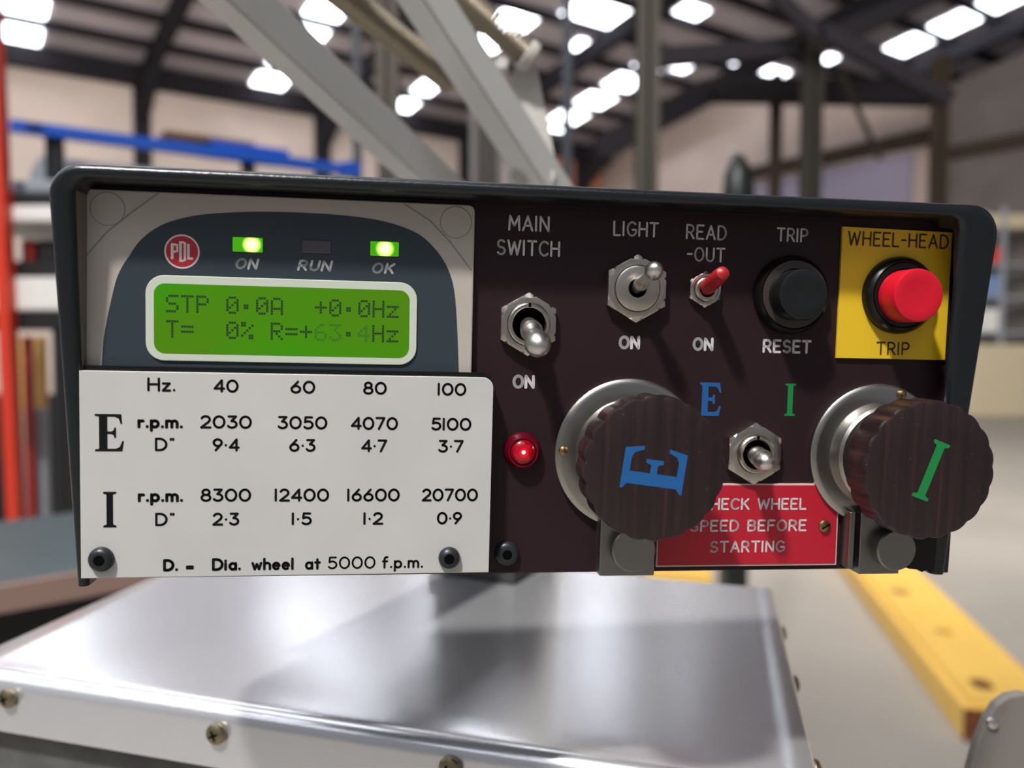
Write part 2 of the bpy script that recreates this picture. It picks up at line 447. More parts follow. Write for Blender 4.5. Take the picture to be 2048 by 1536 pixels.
bm = B(); bmesh.ops.create_grid(bm, x_segments=1, y_segments=1, size=40); struct('floor', bm, S['floor'])
def slab(bm, pts, n, t):
    n = Vector(n).normalized() * t
    lo = [bm.verts.new(p) for p in pts]; hi = [bm.verts.new(p + n) for p in pts]
    bm.faces.new(lo[::-1]); bm.faces.new(hi)
    k = len(pts)
    for i in range(k): bm.faces.new((lo[i], lo[(i + 1) % k], hi[(i + 1) % k], hi[i]))
bm = B(); slab(bm, [H(-14, WALL_B, 0), H(30, WALL_B, 0), H(30, WALL_B, roof_z(WALL_B)), H(-14, WALL_B, roof_z(WALL_B))], HB, .2)
struct('wall_left', bm, S['wall'])
bm = B(); slab(bm, [H(WALL_A, WALL_B, 0), H(WALL_A, WALL_B, 7.2), H(WALL_A, 15.4, 8.0), H(WALL_A, 9.1, 6.75), H(WALL_A, 9.1, 0)], HA, .2)
struct('wall_back', bm, S['wall'])
bm = B(); slab(bm, [H(WALL_A - .1, 9.1, 0), H(WALL_A - .1, 9.1, 6.75), H(WALL_A - .1, -8, 9.9), H(WALL_A - .1, -8, 0)], HA, .2)
struct('wall_right', bm, S['block'])
bm = B(); slab(bm, [H(-14, 21, roof_z(21)), H(30, 21, roof_z(21)), H(30, -14, roof_z(-14)), H(-14, -14, roof_z(-14))], (0, 0, 1), .1)
struct('ceiling', bm, S['roof'])
# purlins run along the hall under the sheeting, rafters and posts carry them
for i in range(29):
    b = 20.0 - i * 1.13
    bm = B(); add_beam(bm, H(-14, b, roof_z(b) - .09), H(30, b, roof_z(b) - .09), .17, .17); trim(bm, S['steel'])
for a in (-8.6, -4.4, -.3, 3.95, 8.15, 12.4, 16.6, 21.):
    bm = B()
    add_beam(bm, H(a, 19.9, roof_z(19.9) - .5), H(a, -12, roof_z(-12) - .5), .2, .4)
    add_beam(bm, H(a, 19.85, 0), H(a, 19.85, roof_z(19.9) - .3), .3, .35, up=HB)
    add_beam(bm, H(a, 19.85, roof_z(19.9) - 1.3), H(a, 18.2, roof_z(18.2) - .5), .2, .3)
    trim(bm, S['steel'])
# translucent sheets in the roof
WN = [0]
def skylight(a0, a1, b0, b1, n=3):
    WN[0] += 1
    bm = B()
    for k in range(n):
        c0 = b0 + (b1 - b0) * k / n + .03; c1 = b0 + (b1 - b0) * (k + 1) / n - .03
        slab(bm, [H(a0, c0, roof_z(c0) - .03), H(a1, c0, roof_z(c0) - .03), H(a1, c1, roof_z(c1) - .03), H(a0, c1, roof_z(c1) - .03)], (0, 0, 1), .02)
    struct('window_%d' % WN[0], bm, S['sky'])
skylight(1.3, 2.0, 2., 20.0, 16)
skylight(6.4, 7.15, 10., 20.0, 9)
skylight(10.1, 10.6, 14.4, 19.9, 5)
skylight(14.5, 15.4, 15.3, 19.4, 4)
skylight(10.2, 11.0, 14.55, 15.3, 1)
skylight(11.3, 13.1, 13.5, 14.6, 2)
skylight(13.6, 14.3, 12.7, 13.3, 1)
skylight(10.3, 10.9, 15.7, 16.3, 1)
skylight(12.4, 13.2, 14.9, 15.4, 1)
skylight(20.0, 20.9, 8.6, 12.2, 4)
skylight(18.0, 18.8, 13.9, 14.7, 1)
for a0, a1, b in ((15.5, 16.0, 14.7), (16.5, 17.0, 14.2), (17.2, 17.7, 13.9), (18.9, 19.3, 12.8)): skylight(a0, a1, b, b + .45, 1)
# the hall goes on behind the camera
for a0 in (-2.9, -7.3, -11.7): skylight(a0, a0 + .75, -12., 19.5, 24)
bm = B(); add_beam(bm, H(-14, 19.85, roof_z(19.85) - .32), H(30, 19.85, roof_z(19.85) - .32), .22, .42); trim(bm, S['steel'])
# dark lattice along the top of the back wall, posts in front of it
bm = B()
for p, q in (((1195, 300), (1420, 180)), ((1420, 180), (1865, 188))): add_beam(bm, at(*p, 15.6), at(*q, 15.6), .3, .42)
trim(bm, S['steel'])
bm = B(); add_beam(bm, at(1300, 118, 13.), at(1622, 92, 13.), .2, .28); add_beam(bm, at(1600, 105, 13), at(2000, -75, 13.), .2, .3); trim(bm, S['steel'])
bm = B(); add_beam(bm, at(1640, 60, 12.), at(1900, 200, 12.), .15, .22); trim(bm, S['steel'])
bm = B(); add_beam(bm, at(1540, -20, 12.), at(1640, 75, 12.), .15, .2); trim(bm, S['steel'])
bm = B(); add_beam(bm, at(1680, 140, 14.), at(1760, 320, 14.), .07, .07, up=(0, 1, 0)); trim(bm, S['steel_g'])
def post(px, d, wd, z1, m, sect='i'):
    p = at(px, 690, d); bm = B()
    if sect == 'i':
        add_box(bm, p.x - wd / 2, p.x + wd / 2, p.y - wd / 2, p.y - wd / 2 + wd * .12, 0, z1)
        add_box(bm, p.x - wd / 2, p.x + wd / 2, p.y + wd / 2 - wd * .12, p.y + wd / 2, 0, z1)
        add_box(bm, p.x - wd * .08, p.x + wd * .08, p.y - wd / 2, p.y + wd / 2, 0, z1)
    else:
        add_box(bm, p.x - wd / 2, p.x + wd / 2, p.y - wd / 2, p.y + wd / 2, 0, z1)
    add_box(bm, p.x - wd * .8, p.x + wd * .8, p.y - wd * .8, p.y + wd * .8, 0, .02)
    return trim(bm, m)
post(1290, 9.0, .23, 6.8, S['steel_g']); post(780, 11., .27, 7.8, S['steel_g']); post(1615, 13., .27, 6.2, S['steel_g'])
post(1868, 15.2, .24, 6.5, S['rail'])
post(1545, 16.4, .2, 6.6, S['rail'])
# roller shutter in the back wall, rail over it, orange board in the corner
bm = B()
e0 = H(WALL_A - .06, 13.6, 0); nrm = -HA
for k in range(50):
    z0 = k * .11
    for dz0, dz1, t in ((0., .085, .05), (.085, .11, .02)):
        slab(bm, [H(WALL_A - .02, 14.3, z0 + dz0), H(WALL_A - .02, 9.9, z0 + dz0), H(WALL_A - .02, 9.9, z0 + dz1), H(WALL_A - .02, 14.3, z0 + dz1)], nrm, t)
struct('door_1', bm, S['shutter'])
bm = B(); add_beam(bm, H(WALL_A - .15, 14.6, 5.75), H(WALL_A - .15, 9.3, 5.75), .25, .3); trim(bm, S['rail'])
bm = B(); add_beam(bm, H(WALL_A - .2, 9.0, 5.3), H(WALL_A - .2, 2., 5.3), .2, .25); trim(bm, S['rail'])
bm = B(); slab(bm, [H(17.6, WALL_B - .02, 3.0), H(14.6, WALL_B - .02, 3.0), H(14.6, WALL_B - .02, 7.4), H(17.6, WALL_B - .02, 7.4)], -HB, .06)
trim(bm, S['orange'])

# ================================================================== THINGS IN THE HALL
T = {}
T['yellow'] = mat('yellow_paint', (236, 192, 92), .45, var=.06, scale=3)
T['yellow_worn'] = mat('yellow_paint_worn', (150, 100, 60), .7, rgb2=(232, 186, 58), scale=7, detail=2)
T['rust'] = mat('rust', (110, 60, 25), .8, var=.3, scale=30)
T['red'] = mat('red_post_paint', (214, 58, 34), .45, var=.05, scale=4)
T['red_d'] = mat('deep_red_paint', (150, 36, 30), .5)
T['blue'] = mat('blue_paint', (22, 84, 190), .45)
T['white'] = mat('white_laminate', (232, 230, 225), .5)
T['dark'] = mat('black_steel', (28, 28, 30), .5)
T['navy'] = mat('blue_black_steel', (40, 44, 56), .5)
T['grey'] = mat('pale_grey_paint', (150, 156, 164), .5)
T['tan'] = mat('tan_board', (214, 172, 100), .7)
T['cream'] = mat('cream_paint', (205, 192, 162), .6)
T['channel'] = mat('grey_channel', (122, 118, 114), .6)
T['teal'] = mat('teal_grey_bench', (66, 82, 86), .45, var=.08, scale=6)
T['pink'] = mat('pinkish_edge', (150, 122, 112), .6)
T['orange'] = mat('orange_plastic', (226, 120, 50), .5)
T['brown'] = mat('brown_card', (130, 100, 70), .8)
T['ltblue'] = mat('pale_blue_plastic', (120, 150, 190), .5)
T['green'] = mat('dark_green_paint', (26, 32, 29), .4)
T['hammer'] = mat('hammered_grey', (92, 92, 89), .5, .2, var=.25, scale=60, bump=.5, bscale=220)

# yellow box beams lying on the concrete
def floor_beam(name, pts, h, label, rust_end):
    root = empty(name, pts[0])
    bm = B()
    slab(bm, [p - pts[0] for p in pts], (0, 0, 1), h)
    es = [e for e in bm.edges if all(v.co.z > h * .5 for v in e.verts)]
    bmesh.ops.bevel(bm, geom=es, offset=.025, segments=3, affect='EDGES')
    put('beam_body', bm, T['yellow'], root, smooth=True)
    if rust_end:
        a, b = pts[0] - pts[0], pts[1] - pts[0]; n = (pts[3] - pts[0]).normalized()
        bm = B(); add_beam(bm, a + Vector((0, 0, h * .42)) - n * .004, b + Vector((0, 0, h * .42)) - n * .004, .012, h * .8)
        q = put('end_cap', bm, T['rust'], root); q['label'] = 'rusty end of the beam'
        d = (b - a); c = a + d * .32 + n * .16
        bm = B()
        for u in range(10):
            pass
        pv = [c + d * .10 * cos(k * pi / 4) * (1 + .3 * (k % 2)) + n * .05 * sin(k * pi / 4) + Vector((0, 0, h + .001)) for k in range(8)]
        bm.faces.new([bm.verts.new(v) for v in pv])
        q = put('rust_patch', bm, T['rust'], root); q['label'] = 'rust patch worn through the paint'
        for u, v, s in ((.45, .7, .8), (.35, 1.25, 1.), (.6, 1.9, .6)):
            bm = B(); c = a + d * u + n * v
            pv = [c + d * .12 * s * cos(k * pi / 5) * (1 + .25 * (k % 3)) + n * .05 * s * sin(k * pi / 5) + Vector((0, 0, h + .0008)) for k in range(10)]
            bm.faces.new([bm.verts.new(q) for q in pv])
            q = put('scuff', bm, T['yellow_worn'], root); q['label'] = 'scuffed paint'
    tag(root, label, 'beam')
    return root
hb = .13
la, lb = on_z(1926, 1480, 0), on_z(1673, 1131, 0)
dd = (lb - la).normalized(); sd = Vector((dd.y, -dd.x, 0))
wdt = .33
floor_beam('floor_beam', [la, la + sd * wdt, lb + dd * 1.2 + sd * wdt, lb + dd * 1.2], hb, 'long yellow painted steel beam on the concrete, rusty at its near end', True)
lc = on_z(1292, 1192, 0)
floor_beam('floor_beam', [lc, lc + sd * wdt, lc + dd * 2.2 + sd * wdt, lc + dd * 2.2], hb, 'yellow steel beam on the floor, a short piece seen under the red label', False)

# --- left: bench, storage rack with its load
def simple(name, bm, m, label, cat, group=None, **k):
    return tag(put(name, bm, m, **k), label, cat, group)
def bar(name, p, q, wd, ht, m, parent=None, up=(0, 0, 1)):
    bm = B(); add_beam(bm, p, q, wd, ht, up); return put(name, bm, m, parent)

bz = .95
p0, p1 = on_z(-140, 1192, bz), on_z(420, 1098, bz)
ed = (p1 - p0).normalized(); bk = Vector((-ed.y, ed.x, 0))
root = empty('workbench', Vector((p0.x, p0.y, 0)))
def loc(p): return p - root.location
bm = B(); slab(bm, [loc(p0) - Vector((0, 0, .03)), loc(p1) - Vector((0, 0, .03)), loc(p1 + bk * .5) - Vector((0, 0, .03)), loc(p0 + bk * .5) - Vector((0, 0, .03))], (0, 0, 1), .03)
put('bench_top', bm, T['teal'], root)
bm = B(); add_beam(bm, loc(p0) + Vector((0, 0, -.02)) - bk * .006, loc(p1) + Vector((0, 0, -.02)) - bk * .006, .012, .04); q = put('front_edge', bm, T['pink'], root); q['label'] = 'pinkish worn front edge'
bm = B(); slab(bm, [loc(p0 + bk * .03 + ed * .02) * 1 - Vector((0, 0, bz)), loc(p1 + bk * .03 - ed * .02) - Vector((0, 0, bz)), loc(p1 + bk * .46) - Vector((0, 0, bz)), loc(p0 + bk * .46) - Vector((0, 0, bz))], (0, 0, 1), bz - .03)
put('cabinet_base', bm, T['dark'], root)
tag(root, 'teal grey topped workbench with a dark base, left of the control box', 'bench')

# rack: red posts, black frame, white shelves
def zat(py, d): return at(1024, py, d).z
RD = 2.3
def X(px, d=RD): return (px - 1024) / FPX * d
root = empty('storage_rack', (X(20), RD, 0))
def rb(name, x0, x1, y0, y1, z0, z1, m, lab=None):
    bm = B(); add_box(bm, x0 - root.location.x, x1 - root.location.x, y0 - RD, y1 - RD, z0, z1, .004, 1)
    q = put(name, bm, m, root)
    if lab: q['label'] = lab
    return q
bar('post', (X(4) - root.location.x, 0, 2.5), (X(34) - root.location.x, 0, 0), .032, .04, T['red'], root, up=(0, 1, 0))
rb('back_post', X(44, RD + .5), X(60, RD + .5), RD + .5, RD + .53, 0, 1.33, T['red_d'], 'deep red post behind')
rb('shelf', X(-120), X(155), RD + .02, RD + .55, zat(440, RD), zat(408, RD), T['white'])
rb('shelf', X(-120), X(155), RD + .02, RD + .55, zat(620, RD), zat(553, RD), T['white'])
rb('tray', X(-120), X(155), RD + .05, RD + .5, zat(550, RD), zat(518, RD), T['dark'], 'black tray under the upper shelf')
rb('beam', X(-120), X(190), RD + .03, RD + .07, zat(660, RD), zat(622, RD), T['dark'], 'black cross beam')
rb('beam', X(-120), X(190), RD + .03, RD + .07, zat(404, RD), zat(378, RD), T['dark'], 'black cross beam')
rb('leg', X(88), X(112), RD + .04, RD + .09, 0, zat(640, RD), T['dark'], 'black leg')
tag(root, 'storage rack with a red post, white shelves and black beams left of the box', 'rack')
bm = B(); add_box(bm, X(38, 2.9), X(80, 2.9), 2.9, 2.95, .0, 1.33, .003, 1); simple('board', bm, T['tan'], 'tan board standing behind the red rack post', 'board')
bm = B(); add_box(bm, X(42, 2.85), X(86, 2.85), 2.85, 2.88, .0, 1.08, .003, 1); simple('panel', bm, T['grey'], 'pale grey panel leaning in front of the tan board', 'panel')
bm = B(); add_box(bm, X(-80, 3.3), X(160, 3.3), 3.3, 3.4, .0, 1.1, .003, 1); simple('cabinet', bm, T['dark'], 'black cabinet behind the boards left of the box', 'cabinet')
bm = B(); add_box(bm, X(-30), X(170), RD + .1, RD + .45, zat(408, RD) + .001, zat(345, RD), .006, 1); simple('equipment_case', bm, T['grey'], 'pale grey equipment case on the upper white shelf', 'case')
for x0, x1, m, l in ((5, 30, 'red_d', 'small red box in the black tray'), (40, 80, 'dark', 'small black box in the black tray, right of the red one')):
    bm = B(); add_box(bm, X(x0), X(x1), RD + .1, RD + .2, zat(518, RD) + .001, zat(470, RD), .004, 1); simple('small_box', bm, T[m], l, 'box')
# long blue beam with its load, running along the hall
pa = at(20, 252, 2.5); pb = pa + HA * 1.06 + Vector((0, 0, -.0))
root = empty('rack_beam', pa)
bm = B(); add_beam(bm, Vector((0, 0, 0)), HA * 1.10, .05, .032); put('beam_rail', bm, T['blue'], root)
bm = B(); add_beam(bm, HA * 1.06, HA * 1.12, .07, .05); put('end_bracket', bm, T['blue'], root)
for t in (.12, .72):
    bm = B(); add_beam(bm, HA * t + HB * .03, HA * t + HB * .03 - Vector((0, 0, .25)), .04, .04, up=(0, 1, 0)); q = put('strut', bm, T['dark'], root); q['label'] = 'black upright under the rail'
tag(root, 'long bright blue rack rail above the left end of the box', 'rail')
c = pa + HA * .1 + HB * .24 - Vector((0, 0, .20))
bm = B(); slab(bm, [c, c + HA * 1.0, c + HA * 1.0 + HB * .35, c + HB * .35], (0, 0, 1), .17); simple('metal_case', bm, T['grey'], 'long blue grey metal case under the blue rail', 'case')
c = pa + HA * .60 + HB * .03 + Vector((0, 0, .016))
bm = B(); slab(bm, [c, c + HA * .27, c + HA * .27 + HB * .15, c + HB * .15], (0, 0, 1), .035); simple('storage_box', bm, T['blue'], 'blue box lying on the blue rail', 'box')
c = pa + HA * .45 + HB * .05 + Vector((0, 0, .053))
bm = B(); slab(bm, [c, c + HA * .30, c + HA * .30 + HB * .15, c + HB * .15], (0, 0, 1), .014); simple('cardboard_sheet', bm, T['brown'], 'brown sheet lying over the blue box on the rail', 'sheet')

# thin dark uprights of a gantry, dark cabinet behind the arm
for px, d, wd, z1, l in ((1133, 3., .034, 3.2, 'thin blue black upright right of the arm bracket'), (718, 3.4, .034, 2.62, 'thin blue black upright crossing behind the left arm tube')):
    p = at(px, 690, d); root = empty('upright', (p.x, p.y, 0))
    bm = B(); add_box(bm, -wd / 2, wd / 2, -wd / 2, wd / 2, .01, z1, .003, 1); put('pole', bm, T['navy'], root)
    bm = B(); add_box(bm, -.06, .06, -.06, .06, 0, .01); put('base_plate', bm, T['navy'], root)
    tag(root, l, 'upright')
p0 = at(975, 690, 4.2)
root = empty('tall_cabinet', (p0.x, p0.y, 0)); zt = zat(205, 4.2)
bm = B(); add_box(bm, -.055, .055, 0, .3, 0, zt, .004, 1); put('carcass', bm, mat('dark_brown_paint', (58, 50, 46), .6), root)
for sx in (-1, 1):
    bm = B(); add_box(bm, sx * .07 - .016, sx * .07 + .016, -.01, .02, 0, zt + .05, .002, 1); q = put('side_channel', bm, T['channel'], root); q['label'] = 'pale side channel'
tag(root, 'tall narrow dark cabinet with pale side channels behind the arm tubes', 'cabinet')
# dark green machine head with a bright ball on top
d = 2.6; p0 = at(1472, 690, d); root = empty('tool_column', (p0.x, p0.y, 0))
bm = B(); add_box(bm, -.035, .035, -.05, .05, 0, zat(430, d), .006, 2); put('column', bm, T['green'], root)
bm = B(); add_lathe(bm, [(.045, zat(430, d)), (.05, zat(400, d)), (.045, zat(350, d)), (.03, zat(325, d)), (.016, zat(312, d)), (0, zat(308, d))], 0, 0, 24); put('head', bm, T['green'], root, smooth=True)
bm = B(); bmesh.ops.create_uvsphere(bm, u_segments=16, v_segments=10, radius=.011); bmesh.ops.translate(bm, vec=(-.022, -.02, zat(306, d)), verts=bm.verts); q = put('ball_knob', bm, M['chrome'], root, smooth=True); q['label'] = 'bright chrome ball'
tag(root, 'dark green machine head with a bright ball, beyond the top edge of the box', 'machine')

# --- right: low cream wall, shelving with goods, guard plate near the lens
p0 = at(1938, 690, 14.9)
bm = B(); add_box(bm, p0.x, p0.x + 2.2, p0.y, p0.y + .3, 0, 1.31, .02, 1); simple('low_cabinet', bm, T['cream'], 'long low cream cabinet on the floor at the right', 'cabinet')
d = 13.9; x0 = at(1962, 690, d).x
root = empty('shelving', (x0, d + 1.4, 0))
for dx in (0, 1.15, 2.3):
    for dy in (0, .6):
        bm = B(); add_box(bm, dx - .04, dx + .04, dy - .04, dy + .04, 0, 3.85); put('upright', bm, T['grey'], root)
for z in (1.5, 2.15, 2.75, 3.45):
    bm = B(); add_box(bm, -.02, 2.32, -.02, .62, z, z + (.25 if z > 3 else .05)); put('shelf', bm, T['cream'] if z > 3 else T['grey'], root)
tag(root, 'pale steel shelving with goods beyond the right end of the box', 'shelving')
goods = [(.1, .5, 2.8, .38, 'orange', 'orange crate, left on the middle shelf at the right edge'), (.62, .5, 2.8, .3, 'red', 'red crate beside the orange one on the shelving'),
         (.1, .45, 2.2, .42, 'white', 'white box on the shelf under the orange crate'), (.62, .5, 2.2, .38, 'ltblue', 'pale blue box on the shelf under the red crate'),
         (.08, .45, 1.55, .45, 'ltblue', 'pale blue box on the lowest visible shelf'), (.62, .5, 1.55, .42, 'white', 'white box on the lowest visible shelf, beside the pale blue one')]
for gx, wd, z, h, m, l in goods:
    bm = B(); add_box(bm, x0 + gx, x0 + gx + wd, d + 1.42, d + 1.9, z, z + h, .015, 1); simple('storage_box', bm, T[m], l, 'box')

# ================================================================== THE MACHINE UNDER THE BOX
CZ = 1.175
M['sheet'] = mat('brushed_sheet_aluminium', (232, 232, 235), .25, .78, var=.02, scale=9, rvar=.025, detail=1.)
FL, FR = on_z(0, 1335, CZ), on_z(1400, 1535, CZ)
fd = (FR - FL).normalized()
RBk, RFr = on_z(1539, 1177, CZ), on_z(1619, 1510, CZ)
sdv = (RBk - RFr).normalized()
# right front corner: where the front bend meets the right edge
def meet(p, d, q, e):
    den = d.x * e.y - d.y * e.x
    t = ((q.x - p.x) * e.y - (q.y - p.y) * e.x) / den
    return p + d * t
FRc = meet(FL, fd, RFr, sdv)
FLc = meet(FL, fd, on_z(0, 1290, CZ), (on_z(300, 1158, CZ) - on_z(0, 1290, CZ)).normalized())
BRc = RBk
ldir = (on_z(300, 1158, CZ) - on_z(0, 1290, CZ)).normalized()
BLc = meet(BRc, (on_z(1149, 1142, CZ) - BRc).normalized(), FLc, ldir)
root = empty('machine_cover', FLc)
def L(p): return p - FLc
bm = B()
# top sheet with a rolled front bend, a skirt below it and turned-down sides
nf = Vector((fd.y, -fd.x, 0))                     # out of the front
r = .006; rows = []
NS = 28
for k in range(NS + 1):
    t = k / NS
    f_ = FLc.lerp(FRc, t); b_ = BLc.lerp(BRc, t)
    wob = .0006 * sin(t * 9 + 1) + .0004 * sin(t * 23)
    col = []
    for s in range(9):
        q = b_.lerp(f_, (0, .02, .2, .4, .6, .8, .93, .985, 1)[s]) ; col.append(L(q) + Vector((0, 0, wob * .5 * sin(s * .7 + t * 4))))
    col[-1] = L(f_)
    for s in range(1, 9):
        a = pi / 2 * s / 8
        col.append(L(f_) + nf * r * sin(a) + Vector((0, 0, -r * (1 - cos(a)))))
    col.append(L(f_) + nf * (r + .001) + Vector((0, 0, -.021)))
    col.append(L(f_) + nf * (r - .001) + Vector((0, 0, -.021)))
    rows.append([bm.verts.new(p) for p in col])
for p, q in zip(rows, rows[1:]):
    for i in range(len(p) - 1): bm.faces.new((p[i], p[i + 1], q[i + 1], q[i]))
# sides
for rw, sgn in ((rows[0], -1), (rows[-1], 1)):
    top = [v for v in rw[:9]]
    out = (BRc - FRc).normalized(); so = Vector((out.y, -out.x, 0)) * sgn
    low = [bm.verts.new(v.co + so * .002 + Vector((0, 0, -.020))) for v in top]
    mid = [bm.verts.new(v.co + so * .0015 + Vector((0, 0, -.002))) for v in top]
    for i in range(8):
        bm.faces.new((top[i], top[i + 1], mid[i + 1], mid[i])); bm.faces.new((mid[i], mid[i + 1], low[i + 1], low[i]))
put('cover_sheet', bm, M['sheet'], root, smooth=True, auto=60)
def pan_screw(p, n, name='screw'):
    n = Vector(n).normalized()
    bm = B(); add_lathe(bm, [(.0036, 0), (.0038, .0008), (.0034, .0018), (.0022, .0025), (0, .0027)], n=20)
    mtx = n.to_track_quat('Z', 'Y').to_matrix().to_4x4(); mtx.translation = p
    bmesh.ops.transform(bm, matrix=mtx, verts=bm.verts)
    s = put(name, bm, M['brass_s'], root, smooth=True); s['label'] = 'dull brass pan head screw'
    bm = B()
    for a in (.4, .4 + pi / 2):
        tmp = [(cos(a) * i * .0019 - sin(a) * j * .0004, sin(a) * i * .0019 + cos(a) * j * .0004, .0026) for i, j in ((-1, -1), (1, -1), (1, 1), (-1, 1))]
        bm.faces.new([bm.verts.new(q) for q in tmp])
    bmesh.ops.transform(bm, matrix=mtx, verts=bm.verts)
    bmesh.ops.translate(bm, vec=n * .0002, verts=bm.verts)
    put('cross_slot', bm, M['hole'], s)
M['brass_s'] = mat('dull_brass_screw', (150, 138, 112), .4, 1.)
# screws along the skirt and on the right side
def on_front(px, py):
    rr = ray(px, py); P = FLc + nf * (r + .0008)
    return CAM + rr * ((P - CAM).dot(nf) / rr.dot(nf))
for px, py in ((18, 1395), (435, 1466), (901, 1535)): pan_screw(L(on_front(px, py)), nf)
so = Vector((sdv.y, -sdv.x, 0))
for t in (.22, .52, .87): pan_screw(L(BRc.lerp(FRc, t)) + so * .002 + Vector((0, 0, -.009)), so)
tag(root, 'brushed aluminium machine cover with screwed skirt, under the control box', 'cover')
# the casting it closes
bm = B()
ins = .004
a0 = FLc - nf * 0 + fd * ins; pts = [FLc + fd * ins, FRc - fd * ins, BRc - fd * ins, BLc + fd * ins]
slab(bm, [Vector((p.x, p.y, .0)) + nf * .001 for p in pts], (0, 0, 1), CZ - .0055)
o = simple('grinder_pedestal', bm, T['hammer'], 'dark hammered grey machine body closed by the aluminium cover', 'machine')
# grey guard plate, lower right
d = .30
def gp(px, py): q = at(px, py, d); return (q.x, q.z)
root = empty('guard_plate', at(2000, 1536, d))
prof = [(1915, 1640), (1935, 1536), (1950, 1480), (1968, 1436), (1988, 1406), (2012, 1389), (2040, 1384), (2075, 1392), (2110, 1420), (2140, 1470), (2150, 1640)]
bm = B()
pts = [gp(*p) for p in prof]
add_prism(bm, pts, -.002, .002, .0008)
mx = Matrix(((1, 0, 0, -root.location.x), (0, 0, -1, 0), (0, 1, 0, -root.location.z), (0, 0, 0, 1)))
bmesh.ops.transform(bm, matrix=mx, verts=bm.verts)
put('plate', bm, mat('warm_grey_paint', (122, 116, 110), .5, var=.05, scale=60), root)
q = at(1978, 1440, d)
bm = B(); add_rod(bm, (q.x - root.location.x, -.002, q.z - root.location.z), (q.x - root.location.x, -.0035, q.z - root.location.z), [(0, .0022), (.7, .0021), (1, .0014)], 18)
put('screw', bm, M['chrome'], root, smooth=True)
bm = B(); a = at(2030, 1600, d); add_box(bm, a.x - .012 - root.location.x, a.x + .012 - root.location.x, .0, .012, .9 - root.location.z, a.z - root.location.z + .004, .001, 1); put('stem', bm, T['hammer'], root)
tag(root, 'rounded grey guard plate with one screw in the lower right corner', 'guard')

# --- spring balanced arm behind the box
root = empty('balanced_arm', at(1060, 400, .50))
def LA(p): return p - root.location
def tube(name, p, q, wd, m, ext, lab=None, face=None):
    a, b = LA(at(*p)), LA(at(*q)); d_ = (b - a).normalized()
    a = a - d_ * ext; b = b + d_ * .05
    bm = B(); add_beam(bm, a, b, wd, wd * 1.0, up=face)
    bmesh.ops.bevel(bm, geom=list(bm.edges), offset=.0012, segments=2, affect='EDGES')
    return put(name, bm, m, root, smooth=True)
M['tube'] = mat('satin_aluminium_tube', (206, 204, 199), .42, .25, var=.03, scale=30)
M['spring'] = mat('brassy_spring_steel', (158, 146, 128), .4, .8)
M['paint_pale'] = mat('pale_grey_bracket', (190, 186, 180), .5)
up1 = (.72, -.12, .60)
tube('arm_tube', (478, 0, .375), (866, 362, .475), .0185, M['tube'], .10, face=(.69, -.74, -.02))
tube('arm_tube', (852, 0, .425), (1092, 368, .475), .0185, M['tube'], .10, face=(.69, -.74, -.02))
def spring(p, q, rad, ext, cap):
    a, b = LA(at(*p)), LA(at(*q)); d_ = (b - a).normalized(); a = a - d_ * ext
    Ln = (b - a).length; s_ = d_.cross(Vector((0, 1, 0))).normalized(); u_ = s_.cross(d_)
    bm = B(); wr = rad * .2; pitch = wr * 2.15; turns = Ln / pitch; n = int(turns * 14); prev = None
    for i in range(n + 1):
        t = i / n; an = 2 * pi * turns * t
        rd = s_ * cos(an) + u_ * sin(an); c = a + d_ * Ln * t + rd * rad
        ring = [bm.verts.new(c + rd * wr * cos(k * pi / 3) + d_ * wr * sin(k * pi / 3)) for k in range(6)]
        if prev:
            for k in range(6): bm.faces.new((prev[k], prev[(k + 1) % 6], ring[(k + 1) % 6], ring[k]))
        prev = ring
    sp = put('coil_spring', bm, M['spring'], root, smooth=True, auto=False)
    if cap:
        bm = B(); add_rod(bm, b - d_ * .002, b + d_ * .006, [(0, rad * .9), (.2, rad * 1.35), (.7, rad * 1.35), (1, rad * .9)], 20); q_ = put('end_cap', bm, M['paint_pale'], sp, smooth=True); q_['label'] = 'pale end cap'
spring((672, -20, .43), (905, 165, .49), .0066, .06, False)
spring((905, -20, .46), (1052, 108, .475), .0066, .06, True)
# bracket plate carrying springs and tubes, standing on the cover behind the box
bm = B()
prof = [(1030, 120), (1068, 112), (1078, 160), (1118, 362), (1128, 420), (1128, 1150), (1010, 1150), (1010, 420), (1020, 250)]
dB = .485
pts = [(at(x, y, dB).x, at(x, y, dB).z if y < 1100 else CZ + .001) for x, y in prof]
add_prism(bm, pts, -.0025, .0025, .0005)
bmesh.ops.transform(bm, matrix=Matrix(((1, 0, 0, 0), (0, 0, -1, dB), (0, 1, 0, 0), (0, 0, 0, 1))), verts=bm.verts)
bmesh.ops.translate(bm, vec=-root.location, verts=bm.verts)
put('bracket', bm, M['paint_pale'], root)
for px, py, rr in ((1038, 352, .006), (1096, 352, .005), (1004, 125, .004)):
    a = LA(at(px, py, .465)); bm = B(); add_rod(bm, a, a + Vector((0, .018, 0)), [(0, rr * .8), (.15, rr), (1, rr)], 20); put('pivot_bolt', bm, M['paint_pale'], root, smooth=True)
tag(root, 'pale spring balanced arm of two square tubes rising behind the box', 'arm')

# ================================================================== THE CONTROL BOX (drawn in millimetres on its own front panel)
box = empty('control_box', matrix=PM)
tag(box, 'dark grey control box with maroon switch panel, green display and two wooden knobs', 'control box')
MM = .001
def part(name, bm, m, parent=box, smooth=True, label=None, auto=None, origin=None):
    o = put(name, bm, m, parent, scale=MM, smooth=smooth, auto=auto, origin=None if origin is None else tuple(c * MM for c in origin))
    if label: o['label'] = label
    return o

